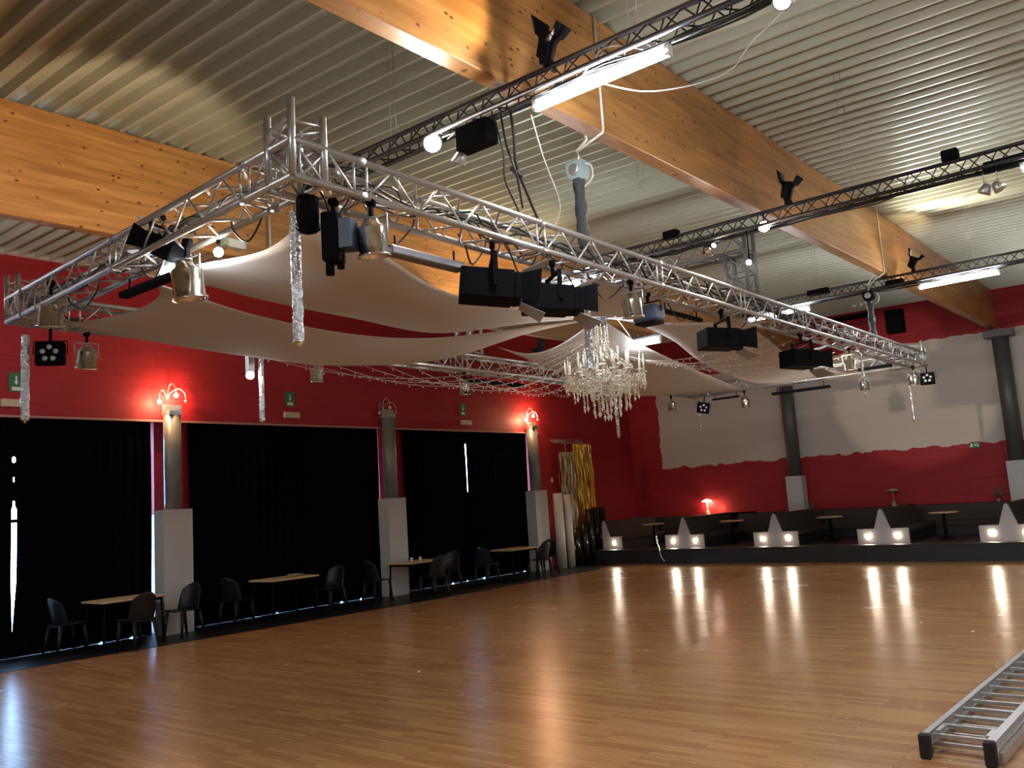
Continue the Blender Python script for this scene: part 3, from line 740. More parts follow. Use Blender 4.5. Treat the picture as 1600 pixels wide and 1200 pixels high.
bar((-7.2,18.0,3.93), (-5.95,18.0,3.93), 'black lamp bar under the back truss run, in front of the back post', .05, 'black')
bar((-9.0,10.1,3.95), (-9.0,11.6,3.95), 'dark lamp bar under the left truss run behind the string lights', .05, 'black')
bar((-5.3,17.8,4.16), (-4.6,17.6,4.14), 'dark lamp bar inside the far right truss corner', .045, 'black', None, .1)
bar((-8.6,18.0,3.98), (-7.95,18.0,3.98), 'short black lamp bar under the back truss beside a par can', .035, 'black')
t = tube_light(-6.9, -6.42, 11.8, 4.33, 'short lit tube lamp between the sails, right of the chandelier', group=None)
MB().box(-.3,.3,-.05,.05,.085,.11).build('reflector', M['black_metal'], t)
for s_ in (-.25,.25): MB().tube([(s_,0,.1),(s_*.6,-1.45,.95)], .006, 5).build('suspension_wire', M['steel'], t)
t = thing('led_spot', 'cool white lit spot behind the tinsel drop over the nearest post', 'lamp', (-9.2,6.30,3.78))
MB().ball((0,0,0), .05, 12, 8).build('lens', M['cool_lit'], t); MB().box(-.04,.04,-.04,.04,.04,.3).build('housing', M['steel'], t)

# ---------------------------------------------------------------- hoists
def hoist(x, y, ztop, s, label, gb):
    t = thing('chain_hoist', label, 'hoist', (x, y, 0), 0, 'chain hoists under the pine beam')
    zt = beam_bot(y)
    sl = MB(); cz = ceil_z(x, y); k0 = -4.085-x
    sl.tube([(k0+.1,0,cz),(k0+.1,0,zt+.02),(k0+.09,0,zt-.02),(.0,0,ztop+.12)], .013, 6); sl.tube([(k0-.1,0,cz),(k0-.1,0,zt),(k0-.09,0,zt-.03),(-.01,0,ztop+.12)], .013, 6)
    sl.build('sling', M['white_cable'], t)
    MB().tube([(0,0,ztop+.13),(.02,0,ztop+.07),(0,0,ztop+.02)], .012, 8).build('hook', M['steel'], t)
    h = MB(); h.prism([(-.09,.08),(.09,.08),(.09,-.02),(.05,-.09),(-.05,-.09),(-.09,-.02)], -.07, .07, lambda a,b,c_:(a*s,c_*s-.0,ztop-.07+b*s)); o = h.build('motor', M['hoist'] if gb else M['black'], t)
    MB().lathe([(.055,0),(.055,.012),(.045,.016),(1e-4,.016)], 20, Matrix.Translation((0,-.07*s,ztop-.07))@Matrix.Rotation(PI/2,4,'X')).build('cover_disc', M['steel'], t)
    b = MB()
    def fn(u, v):
        a = 2*PI*u; zz = ztop-.16-v*(ztop-.16-ZT+.03); r = .055*(1+.14*math.sin(v*17+a*2)+.1*math.sin(a*5+v*31))
        return (r*math.cos(a), r*.8*math.sin(a), zz)
    b.grid(fn, 20, 26); b.build('chain_bag', M['glitter'], t)
    MB().tube([(0,0,ztop-.15),(0,0,ZT-.06)], .008, 5).build('chain', M['steel'], t)
    MB().tube(catmull([(.08,0,ztop-.02),(.15,0,ztop-.06),(.15,0,ztop-.18),(.06,0,ztop-.24)],5), .008, 6).build('hand_cable', M['white_cable'], t)
hoist(-4.30, 6.61, 5.13, 1.0, 'chain hoist with blue-grey motor hanging from the pine beam near the long tube', True)
hoist(-4.29, 15.55, 5.22, 1.0, 'chain hoist with black motor near the far end of the pine beam', False)

# ---------------------------------------------------------------- cloth sails
HUB = (-6.6, 10.42, 4.55)
def sail(L, Rr, O, sag, label, lift=0.0):
    Lc = catmull(L, 10); Rc = catmull(Rr, 10); Oc = catmull(O, 10)
    def at(c, t):
        f = t*(len(c)-1); i = min(int(f), len(c)-2); return c[i].lerp(c[i+1], f-i)
    def fn(t, s_):
        p = at(Lc, t).lerp(at(Rc, t), s_); o = at(Oc, s_)-Oc[0].lerp(Oc[-1], s_)
        p = p + o*(t**2.2); p.z -= sag*4*s_*(1-s_)*t*(1-t)*2 - lift; return p
    m_ = MB(); m_.grid(fn, 34, 26); o = m_.build('cloth_sail', M['sail']); sd = o.modifiers.new('s','SOLIDIFY'); sd.thickness = .004
    return tag(o, label, 'cloth sail', 'cream cloth sails stretched in the truss frame')
sail([HUB,(-7.12,9.4,4.46),(-7.62,8.1,4.24),(-7.80,6.8,4.31),(-7.44,5.2,4.25),(-6.95,3.9,4.2)],
     [HUB,(-6.5,9.0,4.40),(-6.23,6.85,4.30),(-5.3,5.0,4.17),(-4.56,3.68,4.10)],
     [(-6.95,3.9,4.2),(-6.32,3.85,4.12),(-5.58,3.9,4.05),(-5.07,3.8,4.03),(-4.56,3.68,4.10)], .12, 'largest cream cloth sail, from the near truss corner to the centre')
sail([HUB,(-7.3,9.6,4.35),(-8.05,8.6,4.0),(-8.5,7.1,3.86),(-8.8,6.0,3.93),(-8.97,4.97,4.02),(-8.98,3.9,4.09)],
     [HUB,(-7.05,9.4,4.38),(-7.58,8.0,4.16),(-7.83,6.8,4.12),(-7.47,5.2,4.08),(-6.88,3.8,4.07)],
     [(-8.98,3.9,4.09),(-8.3,4.1,4.08),(-7.79,4.15,4.08),(-7.3,4.05,4.08),(-6.88,3.8,4.07)], .06, 'long low cream cloth sail along the left truss run')
sail([HUB,(-7.3,10.3,4.24),(-8.1,10.6,4.28),(-8.98,10.95,4.56)],
     [HUB,(-6.75,11.6,4.36),(-6.93,13.0,4.24),(-7.28,15.0,4.17),(-7.8,17.85,4.1)],
     [(-8.98,10.95,4.56),(-8.3,12.0,4.05),(-8.55,13.6,3.95),(-8.6,15.2,3.92),(-7.8,17.85,4.1)], .1, 'cream cloth sail behind the chandelier, toward the far left')
sail([HUB,(-6.36,11.2,4.60),(-6.42,11.95,4.50),(-6.52,12.9,4.38),(-6.62,14.2,4.07),(-6.44,15.9,3.92),(-5.45,17.8,4.11)],
     [HUB,(-5.9,10.35,4.35),(-5.2,10.3,4.2),(-4.5,10.6,4.12)],
     [(-5.45,17.8,4.11),(-5.4,15.8,4.05),(-5.12,13.9,3.99),(-4.65,11.9,3.98),(-4.5,10.6,4.12)], .08, 'cream cloth sail at right, from the centre to the far right truss corner')
sail([(-5.85,8.1,4.16),(-5.2,7.5,4.14),(-4.5,6.95,4.12)],
     [(-5.85,8.1,4.16),(-5.3,8.5,4.08),(-4.5,9.1,4.08)],
     [(-4.5,6.95,4.12),(-4.52,7.8,4.10),(-4.5,9.1,4.08)], .02, 'small cool-lit cloth sail piece behind the second floodlight')

# ---------------------------------------------------------------- tinsel drops
def drop(x, y, z0, z1, label, r=.034, sparse=False):
    t = thing('tinsel_drop', label, 'decoration', (x, y, 0), 0, 'silver tinsel drops hanging from the truss')
    m_ = MB(); rnd = random.Random(int(x*31+y*7)); ph = rnd.uniform(0, 6); n = int((z0-z1)/.018)
    def fn(u, v):
        a = 2*PI*u; k_ = 1+.13*rnd.uniform(-1,1); 
        if sparse: k_ *= .35+.5*abs(math.sin(v*14+ph))
        return (r*k_*math.cos(a), r*k_*math.sin(a), z0+(z1-z0)*v)
    m_.grid(fn, 12, n, False); m_.build('tinsel', M['tinsel'], t)
    MB().tube([(0,0,z0-.01),(0,0,ZB-.01)], .004, 5).build('cord', M['cable'], t)
    MB().lathe([(1e-4,z1-.03),(.01,z1-.02),(r*.6,z1)], 8).build('tail', M['gold'], t)
drop(-4.56, 3.5, 4.02, 3.13, 'longest-looking silver tinsel drop, hanging at the near truss corner', .036)
drop(-4.26, 6.5, 4.02, 3.15, 'silver tinsel drop in front of the chandelier')
drop(-9.2, 3.66, 4.0, 3.13, 'silver tinsel drop at the left edge below the left truss corner', .04)
drop(-9.17, 6.44, 4.0, 3.2, 'silver tinsel drop over the curtain right of the nearest post', .034)
drop(-9.1, 14.7, 4.0, 3.13, 'silver tinsel drop behind the chandelier against the red wall', .036)
drop(-4.15, 14.2, 4.0, 3.28, 'thin wavy tinsel strand on the far right run, left of the two', .03, True)
drop(-9.0, 18.1, 3.8, 3.25, 'thin wavy tinsel strand before the white wall, left side', .03, True)
drop(-4.4, 17.95, 4.0, 3.05, 'thin wavy tinsel strand at the far right truss corner', .028, True)

# ---------------------------------------------------------------- chandelier
ch = thing('chandelier', 'large crystal chandelier with ivory candles hanging at the centre of the sails', 'chandelier', (-6.6, 10.42, 0))
cx = MB(); cx.lathe([(1e-4,3.30),(.03,3.33),(.07,3.42),(.03,3.5),(.05,3.58),(.09,3.66),(.04,3.75),(.03,3.85),(.07,3.93),(.03,4.0),(.02,4.15),(.05,4.22),(.02,4.3),(.015,4.9)], 16); cx.build('centre_stem', M['brass'], ch)
def arm(a, r, z, zc):
    c_, s_ = math.cos(a), math.sin(a)
    m_ = MB(); m_.tube(catmull([(c_*.04,s_*.04,z-.02),(c_*r*.4,s_*r*.4,z-.12),(c_*r*.8,s_*r*.8,z-.09),(c_*r,s_*r,z)],4), .009, 6)
    m_.lathe([(.012,z-.01),(.05,z+.005),(.055,z+.02),(.02,z+.012)], 10, Matrix.Translation((c_*r,s_*r,0)))
    o = m_.build('arm', M['crystal'], ch)
    MB().tube([(c_*r,s_*r,z+.01),(c_*r,s_*r,zc)], .0125, 8).build('candle', M['candle'], o)
    MB().lathe([(.008,zc),(.016,zc+.02),(.004,zc+.05)], 8, Matrix.Translation((c_*r,s_*r,0))).build('candle_bulb', M['crystal'], o)
for i in range(14): arm(2*PI*i/14+.1, .56, 3.70, 3.93)
for i in range(9): arm(2*PI*i/9+.3, .36, 3.80, 4.02)
def strand(x, y, z0, z1, xt=None, yt=None, big=.016):
    m_ = MB(); n = max(2, int((z0-z1)/.034)); xt = x if xt is None else xt; yt = y if yt is None else yt
    for k_ in range(n+1):
        f = k_/n; px = xt+(x-xt)*f; py = yt+(y-yt)*f; b = len(m_.v); rr = .0135 if k_ < n else big*1.3; zz = z0+(z1-z0)*f
        if xt != x: zz = z0+(z1-z0)*(f**.6)
        m_.v += [(px+rr,py,zz),(px,py+rr,zz),(px-rr,py,zz),(px,py-rr,zz),(px,py,zz+rr*1.2),(px,py,zz-rr*(1.2 if k_ < n else 2.2))]
        for q in ((0,1,4),(1,2,4),(2,3,4),(3,0,4),(1,0,5),(2,1,5),(3,2,5),(0,3,5)): m_.f.append(tuple(b+i_ for i_ in q)); m_.sm.append(False)
    m_.build('crystal_strand', M['crystal'], ch)
for i in range(24): a = 2*PI*i/24; strand(.57*math.cos(a), .57*math.sin(a), 3.70, 3.54-.04*(i%2))
for i in range(20): a = 2*PI*i/20+.1; strand(.46*math.cos(a), .46*math.sin(a), 3.66, 3.41-.05*(i%2))
for i in range(16): a = 2*PI*i/16; strand(.33*math.cos(a), .33*math.sin(a), 3.64, 3.26-.03*(i%2), big=.02)
for i in range(10): a = 2*PI*i/10+.2; strand(.19*math.cos(a), .19*math.sin(a), 3.6, 3.17-.03*(i%2), big=.02)
for i in range(3): a = 2*PI*i/3; strand(.05*math.cos(a), .05*math.sin(a), 3.5, 3.10, big=.022)
for i in range(14): a = 2*PI*i/14+.2; strand(.40*math.cos(a), .40*math.sin(a), 4.22, 3.80, .06*math.cos(a), .06*math.sin(a))
for i in range(10): a = 2*PI*i/10+.2; strand(.09*math.cos(a), .09*math.sin(a), 4.42, 4.18)
rg = MB()
for rr, zz in ((.57,3.70),(.46,3.66),(.33,3.64)): rg.tube([(rr*math.cos(2*PI*k_/32),rr*math.sin(2*PI*k_/32),zz) for k_ in range(33)], .006, 6)
rg.build('ring', M['brass'], ch)
for gi, (rr, zz, nn, dp) in enumerate(((.57,3.69,14,.10),(.57,3.60,28,.06),(.50,3.66,20,.12),(.42,3.60,18,.12),(.36,3.80,9,.10),(.30,3.56,12,.12),(.22,3.48,10,.10))):
    gm = MB(); tot = nn*9
    for k_ in range(tot):
        a = 2*PI*k_/tot; f = (k_ % 9)/9; zc = zz-dp*4*f*(1-f); gm.ball((rr*math.cos(a), rr*math.sin(a), zc), .0125, 5, 4)
    o = gm.build('crystal_garland', M['crystal'], ch); tag(o, kind='stuff')
# crystal-threaded black cloth sleeve above
t = thing('chain_sleeve', 'dark glittering cloth sleeve over the chandelier chain', 'cloth sleeve', (-6.6, 10.42, 0))
m_ = MB(); m_.grid(lambda u, v: ((.085+.012*math.sin(u*PI*10+v*9))*math.cos(2*PI*u), (.085+.012*math.sin(u*PI*10))*math.sin(2*PI*u), 4.92-v*.48), 24, 20); m_.build('sleeve', M['glitter'], t)

# ---------------------------------------------------------------- fairy lights
def fairy(p0, p1, sag, label, n=24):
    p0, p1 = V(p0), V(p1); pts = []
    for i in range(n+1):
        f = i/n; p = p0.lerp(p1, f); p.z -= sag*4*f*(1-f); pts.append(p)
    m_ = MB(); m_.tube(pts, .0035, 4, False); o = m_.build('string_light', M['string'])
    b = MB(); rnd = random.Random(int(p0.x*100+p0.y*37))
    for i in range(1, n):
        if i % 1 == 0: b.ball(pts[i]+V((0,0,-.018-.012*rnd.random())), .011, 5, 3)
    tag(b.build('tiny_bulbs', M['string'], o), kind='stuff')
    tag(o, label, 'string light', 'pale string lights drooping around the chandelier')
for i in range(11):
    y0 = 5.9+i*.62
    fairy((-9.02, y0, 4.08), (-6.72+.02*i, 10.3+.02*i, 4.28), .50+.03*(i%3), 'pale string light drooping from left truss run, number %s counted from the near end' % ['one','two','three','four','five','six','seven','eight','nine','ten','eleven'][i], 22)
for i in range(8):
    y0 = 11.0+i*.62
    fairy((-4.52, y0, 4.05), (-6.4, 10.7+.03*i, 3.98), .20+.04*(i%2), 'pale string light from the right truss run to the centre, %s from the near side' % ['first','second','third','fourth','fifth','sixth','seventh','eighth'][i], 20)

# ---------------------------------------------------------------- cables on truss
def loom(p0, p1, off, seed, label, amp=.07, r=.008):
    rnd = random.Random(seed); p0, p1 = V(p0), V(p1); L = (p1-p0).length; n = int(L/.28); pts = []
    for i in range(n+1):
        p = p0.lerp(p1, i/n) + V(off); p += V((rnd.uniform(-amp,amp), rnd.uniform(-amp,amp), rnd.uniform(-amp,amp*.8))); pts.append(p)
    o = MB().tube(catmull(pts, 4), r, 5).build('power_cable', M['cable']); tag(o, label, 'cable', 'black cables lying in the truss')
nm = ['first','second','third','fourth','fifth','sixth','seventh']
for i in range(5): loom((-4.33,3.5,4.2), (-4.25,17.6,4.2), (0,0,.02*i-.03), i+1, 'black cable tangled inside the right truss run, %s of five' % nm[i], .085)
for i in range(3): loom((-4.5,3.4,4.22), (-8.9,3.55,4.22), (0,0,.03*i-.04), i+11, 'black cable tangled inside the front truss run, %s of three' % nm[i], .08)
for i in range(3): loom((-9.02,3.7,4.2), (-9.02,17.6,4.2), (0,0,.03*i-.04), i+21, 'black cable lying inside the left truss run, %s of three' % nm[i], .08)
for i in range(3): loom((-4.3,7.2,4.28), (-4.3,12.5,4.28), (0,0,.05), i+41, 'black cable heaped in the middle of the right truss run, %s of three' % nm[i], .12, .012)
rnd = random.Random(77)
for i, (y0, y1) in enumerate([(3.5,3.8),(4.0,4.5),(5.0,5.35),(5.5,5.95),(6.4,7.1),(6.7,7.4),(7.5,7.95),(8.3,9.1),(9.6,10.4),(11.0,11.8)]):
    x = -4.4 + rnd.uniform(-.06,.1); d_ = rnd.uniform(.12,.22)
    o = MB().tube(catmull([(x,y0,ZB+.05),(x+.02,y0+.06,ZB-.05),(x-.02,(y0+y1)/2,ZB-d_),(x,y1-.05,ZB-.04),(x,y1,ZB+.06)], 6), .008, 5).build('cable_loop', M['cable'])
    tag(o, 'short black cable loop sagging under the right truss run, %s from the near corner' % ['first','second','third','fourth','fifth','sixth','seventh','eighth','ninth','tenth'][i], 'cable', 'cable loops under the right truss run')
for i, (x0, x1) in enumerate([(-4.9,-5.3),(-6.2,-6.6),(-7.3,-7.9)]):
    o = MB().tube(catmull([(x0,3.5,ZB+.05),(x0-.05,3.5,ZB-.05),((x0+x1)/2,3.5,ZB-.15),(x1+.04,3.5,ZB-.04),(x1,3.5,ZB+.06)], 6), .008, 5).build('cable_loop', M['cable'])
    tag(o, 'short black cable loop sagging under the front truss run, %s from the near corner' % ['first','second','third'][i], 'cable', 'cable loops under the front truss run')
def droop(pts, label, r=.008, m_='cable', g='cables hanging from the nearest black truss'):
    o = MB().tube(catmull(pts, 6), r, 5).build('hanging_cable', M[m_]); tag(o, label, 'cable', g)
droop([(-4.15,5.2,5.1),(-4.12,5.25,4.8),(-4.16,5.3,4.6),(-4.18,5.45,4.42),(-4.22,5.6,4.3)], 'leftmost black cable dropping from nearest black truss to silver truss')
droop([(-4.08,5.2,5.1),(-4.10,5.28,4.85),(-4.06,5.33,4.62),(-4.15,5.5,4.4)], 'black cable beside the leftmost one, looping to the silver truss', .01)
droop([(-3.98,5.2,5.1),(-4.0,5.25,4.9),(-4.07,5.35,4.7),(-4.12,5.55,4.5),(-4.2,5.8,4.33)], 'thicker black cable with connectors below the black box', .013)
droop([(-3.78,5.2,4.99),(-3.9,5.5,4.75),(-4.05,5.9,4.5),(-4.2,6.0,4.34)], 'white cord slanting from the long tube down to the silver truss', .006, 'white_cable')
droop([(-3.72,5.2,5.12),(-3.3,5.15,5.08),(-3.0,5.1,5.2),(-2.7,5.2,5.1)], 'white cord curling along the long lit tube', .006, 'white_cable')
droop([(-3.2,5.2,5.05),(-2.9,5.6,5.0),(-2.65,6.4,5.35),(-2.55,7.0,5.9),(-1.7,7.2,6.3),(1.0,7.3,6.35)], 'white cord running from the tube up to the roof sheets', .006, 'white_cable')
droop([(-4.12,5.35,4.7),(-4.06,5.38,4.62),(-4.1,5.42,4.66)], 'knot of black connectors on the hanging cables', .025)
# beam fittings
t = thing('emergency_luminaire', 'mint green emergency luminaire on the left pine beam', 'light box', (-9.4,6.2,5.50))
MB().box(0,.10,-.16,.16,-.05,.05).build('casing', M['green_box'], t); MB().box(.1,.13,-.11,.11,-.07,.03).build('lens', M['sign_white'], t)
o = MB().tube([(-9.385,6.78,5.40),(-9.385,6.78,6.1)], .018, 8).build('conduit_pipe', M['white_cable']); tag(o, 'thin pale conduit standing on face of left pine beam', 'pipe')

# ---------------------------------------------------------------- back platform, booths
SX0 = -14.55
mb = MB(); mb.box(SX0, 7.78, 21.65, YB-.005, .001, .41); mb.box(SX0, 7.78, 21.63, 21.66, .37, .41)
tag(mb.build('seating_platform', M['stage']), 'low black platform along the back wall carrying the booths', 'platform')
DX = [-14.42, -11.77, -9.12, -6.43, -3.73, -1.05, 1.65]
dn = ['leftmost booth divider, cut by the black rolls, with one lit spot','second booth divider from the left, left of the lit table lamp','booth divider below the left back post','booth divider in the middle, right of the back post','booth divider at the right edge below the right post','booth divider just right of the frame','booth divider far right of the frame']
def divider(x, label, left=True):
    t = thing('booth_bench', label+', white end panel', 'bench', (x, 22.0, .41), 0, 'back to back booth benches')
    w_ = .60; x0 = -w_ if left else -.06
    poly = [(x0,0),(w_,0),(w_,.36),(.19,.36),(.045,.79),(.0,.84),(-.045,.79)] + ([(-.19,.36),(-w_,.36)] if left else [(-.06,.36)])
    MB().prism(poly, 0, .05, lambda a,b,h:(a,h,b)).build('end_panel', M['panel'], t)
    for s_ in ((-1,1) if left else (1,)):
        o = MB().box(min(s_*.16,s_*.58),max(s_*.16,s_*.58),.05,2.9,.24,.36).build('seat', M['leather'], t); bv=o.modifiers.new('b','BEVEL'); bv.width=.03; bv.segments=2
        MB().box(min(s_*.16,s_*.54),max(s_*.16,s_*.54),.05,2.9,0,.24).build('seat_base', M['stage'], t)
        sp = MB().lathe([(.042,0),(.038,.012),(1e-4,.014)], 14, Matrix.Translation((s_*.34,-.001,.19))@Matrix.Rotation(PI/2,4,'X')).build('recessed_spot', M['spot_small'], t)
        light('POINT', 'spot_light', (s_*.34,-.14,.19), .35, (1,.78,.52), .045, t)
    MB().prism([(-.2,.3),(.2,.3),(.06,.83),(-.06,.83)] , .05, 2.9, lambda a,b,h:(a,h,b)).build('backrest', M['leather'], t)
for i, x in enumerate(DX): divider(x, dn[i], i > 0)
bn = ['leftmost bay', 'bay with the lit table lamp', 'bay between the two back posts, left half', 'bay between the two back posts, right half', 'bay at the right frame edge','bay right of the frame']
for i in range(6):
    x0, x1 = DX[i]+.2, DX[i+1]-.2
    t = thing('wall_bench', 'dark leather bench along the back wall, '+bn[i], 'bench', ((x0+x1)/2, 25.0, .41), 0, 'dark benches along the back wall')
    L = (x1-x0)/2
    o = MB().box(-L,L,-.3,.14,.24,.36).build('seat', M['leather'], t)
    MB().box(-L,L,-.25,.34,0,.24).build('seat_base', M['stage'], t)
    MB().quadbox([(-L,.12,.36),(L,.12,.36),(L,.34,.36),(-L,.34,.36),(-L,.24,.76),(L,.24,.76),(L,.34,.76),(-L,.34,.76)]).build('backrest', M['leather'], t)
    tx = [-13.4,-10.85,-8.08,-5.3,-2.4,.3][i]
    t = thing('pedestal_table', 'round pedestal table in the '+bn[i], 'table', (tx, 23.2, .41), 0, 'round tables in the booths')
    MB().lathe([(1e-4,.62),(.32,.62),(.335,.63),(.335,.645),(.32,.655),(1e-4,.655)], 28).build('tabletop', M['table_wood'], t)
    MB().tube([(0,0,.03),(0,0,.62)], .035, 12).build('pedestal', M['black'], t)
    MB().lathe([(.22,0),(.2,.02),(.04,.05),(1e-4,.05)], 20).build('base', M['black'], t)
mb = MB(); mb.box(SX0, 7.78, 25.36, YB-.005, .412, 1.17); tag(mb.build('bench_ledge', M['leather']), 'dark ledge behind the wall benches under the red wall', 'ledge')
mb = MB(); mb.box(-12.95,-12.2,25.3,25.36,1.0,1.2)
tag(MB().box(-12.35,-11.0,25.28,25.32,.75,1.22).build('black_board', M['black']), 'flat black board leaning behind the bench by the lit lamp', 'board')
def mushroom(x, lit, label):
    t = thing('table_lamp', label, 'lamp', (x, 25.68, 1.17), 0, 'mushroom lamps on the ledge')
    MB().lathe([(.07,0),(.075,.03),(.05,.10),(.03,.14),(.012,.16),(.012,.42)], 16).build('base', M['pot'] if not lit else M['beige'], t)
    MB().lathe([(.17,.42),(.15,.45),(.06,.49),(1e-4,.50)], 20).build('shade', M['pot'] if not lit else M['shade_lit'], t)
    MB().ball((0,0,.40), .03, 10, 8).build('bulb', M['bulb'] if lit else M['beige'], t)
    if lit: light('POINT', 'lamp_light', (.0,-.02,.34), 10, (1,.62,.36), .05, t)
mushroom(-12.8, True, 'lit mushroom table lamp glowing on the ledge at the left bays')
mushroom(-7.1, False, 'unlit mushroom table lamp on the ledge right of the back post')
light('POINT', 'lamp_glow', (-12.45,25.6,1.35), 5, (1,.5,.3), .05)
def dry(x, label, s):
    t = thing('dried_plant', label, 'plant', (x, 25.66, 1.17), 0, 'small dried plants on the ledge')
    MB().lathe([(.035,0),(.05,.08),(.045,.08),(1e-4,.06)], 10).build('pot', M['pot'], t)
    m_ = MB(); rnd = random.Random(int(x*10))
    for i in range(22):
        a = rnd.uniform(0,6.28); e = rnd.uniform(.2,1.2); L = s*rnd.uniform(.5,1); p = V((math.cos(a)*math.sin(e)*L*.7, math.sin(a)*math.sin(e)*L*.25, .07+math.cos(e)*L))
        m_.tube([(0,0,.06), p*.6+V((0,0,.03)), p], .004, 4); b=len(m_.v); d_ = .025
        m_.v += [tuple(p+V((-d_,0,0))),tuple(p+V((0,0,d_))),tuple(p+V((d_,0,0))),tuple(p+V((0,.01,-d_)))]; m_.f.append((b,b+1,b+2,b+3)); m_.sm.append(False)
    m_.build('leaves', M['leaf'], t)
dry(-9.42, 'small dried plant on the ledge right of the left back post', .16)
dry(-4.5, 'larger dried plant on the ledge at the foot of right back post', .34)
t = thing('exit_sign', 'small exit sign on the red band of the back wall, right side', 'sign', (-4.9, YB, 2.68))
MB().box(-.13,.13,-.03,0,-.07,.07).build('board', M['sign_green'], t)
s = MB(); s.box(-.10,-.05,-.034,-.03,-.045,.045); s.box(.06,.09,-.034,-.03,-.045,.045); s.box(-.0,.03,-.034,-.03,-.02,.045); s.build('pictogram', M['sign_white'], t)
t = thing('wall_speaker', 'dark loudspeaker high on the red part of the back wall', 'speaker', (-6.45, YB, 6.35))
MB().box(-.22,.22,-.35,0,-.35,.3).build('cabinet', M['black'], t)
tag(MB().box(-8.2,-7.1,YB-.2,YB,6.62,6.74).build('wall_duct', M['black']), 'long black casing under the roof sheet on the back wall', 'casing')

# ---------------------------------------------------------------- corner clutter
def roll(x, y, h, r, m_, label, grp, lean=(0,0)):
    o = MB().lathe([(r*.55,.02),(r,0),(r,h),(r*.6,h),(r*.55,h-.05)], 20).build('vinyl_roll' if m_ == 'roll_black' else 'sheet_roll', M[m_], None, None, (x,y,.006 if x<-13.5 else 0))
    o.rotation_euler = (lean[0], lean[1], 0); tag(o, label, 'roll', grp)
roll(-14.98, 20.56, 2.15, .14, 'roll_white', 'tall thick white roll standing right of the far plinth', 'white rolls in the corner')
roll(-14.86, 20.85, 2.1, .11, 'roll_white', 'slimmer white roll standing beside the gold tinsel', 'white rolls in the corner')
for i, (x, y, h, r) in enumerate([(-14.98,21.15,.95,.10),(-15.0,21.42,1.1,.11),(-14.9,21.72,1.25,.11),(-14.85,22.0,1.62,.11),(-14.8,22.28,1.66,.11),(-14.75,22.56,1.64,.10)]):
    roll(x, y, h, r, 'roll_black', 'glossy black roll standing in the corner, %s from the gold tinsel' % ['first','second','third','fourth','fifth','sixth'][i], 'black rolls in the corner', (0,-.03))
def tinsel_curtain(y0, y1, x, ztop, zbot, m_, label, seed):
    t = thing('tinsel_curtain', label, 'foil curtain', (0,0,0), 0, 'foil fringe curtains on the corner rack'); rnd = random.Random(seed); m__ = MB(); y = y0
    while y < y1:
        w_ = rnd.uniform(.012,.022); n = 16; b = len(m__.v); xo = x+rnd.uniform(-.08,.08); zb = zbot+rnd.uniform(0,.5)**2; ph = rnd.uniform(0,6)
        for i in range(n+1):
            f = i/n; a = ph+f*7; z = ztop+(zb-ztop)*f; ox = .012*math.sin(f*9+ph)
            m__.v += [(xo+ox-w_/2*math.cos(a), y+.01*math.sin(f*6+ph)-w_/2*math.sin(a), z),(xo+ox+w_/2*math.cos(a), y+.01*math.sin(f*6+ph)+w_/2*math.sin(a), z)]
        for i in range(n): m__.f.append((b+2*i,b+2*i+1,b+2*i+3,b+2*i+2)); m__.sm.append(False)
        y += rnd.uniform(.006,.014)
    o = m__.build('foil_fringe', m_, t); tag(o, kind='stuff')
    MB().box(x-.02,x+.02,y0,y1,ztop-.02,ztop+.04).build('header_strip', m_, t)
tinsel_curtain(21.2, 21.9, -15.25, 3.35, .95, M['champ'], 'champagne foil fringe curtain, left one, beside the white rolls', 3)
tinsel_curtain(21.92, 22.8, -15.22, 3.6, 1.45, M['gold'], 'bright gold foil fringe curtain, right one, above the black rolls', 4)
t = thing('hanging_rack', 'thin metal ring rack on the red wall above the foil curtains', 'rack', (-15.25, 21.7, 3.68))
r_ = MB(); r_.tube([(.22*math.cos(2*PI*k_/24), .75*math.sin(2*PI*k_/24), 0) for k_ in range(25)], .012, 6); r_.tube([(-.25,-.6,.08),(.1,.7,.08)], .012, 6); r_.build('ring', M['steel'], t)
q = MB(); q.tube([(0,-.2,-.3),(0,-.2,.08)], .006, 5); q.tube([(0,.5,-.12),(0,.5,.08)], .006, 5); q.tube([(-.25,0,.0),(-.2,.0,0)],.02,6); q.build('hook', M['steel'], t)
# striped tape/rope piece on platform edge
tag(MB().tube(catmull([(-12.42,21.6,.80),(-12.40,21.58,.6),(-12.36,21.60,.42),(-12.3,21.58,.2),(-12.2,21.58,.08)],6), .02, 8).build('tinsel_garland', M['tinsel']), 'twisted silver garland hanging before the second booth divider', 'garland')

# ---------------------------------------------------------------- tables and chairs on the left
def bistro_table(x, y, label, rz=0):
    t = thing('bistro_table', label, 'table', (x, y, .006), rz, 'rectangular tables along the curtains')
    o = MB().box(-.38,.38,-.58,.58,.75,.785).build('tabletop', M['table_wood'], t); bv=o.modifiers.new('b','BEVEL'); bv.width=.012; bv.segments=2
    fr = MB(); fr.box(-.33,.33,-.52,.52,.70,.75); fr.build('frame', M['black'], t)
    for sx in (-1,1):
        for sy in (-1,1): MB().tube([(sx*.31,sy*.5,.72),(sx*.33,sy*.53,0)], .02, 8).build('leg', M['black'], t)
    return t
bistro_table(-14.98, 7.62, 'pale-topped table nearest the camera, before the first curtain')
bistro_table(-14.85, 10.85, 'pale-topped table in front of the wide middle curtain')
bistro_table(-14.6, 14.3, 'pale-topped table beside the middle plinth, two small glasses on it')
bistro_table(-14.5, 17.85, 'pale-topped table farthest along the curtains, left of the far plinth')
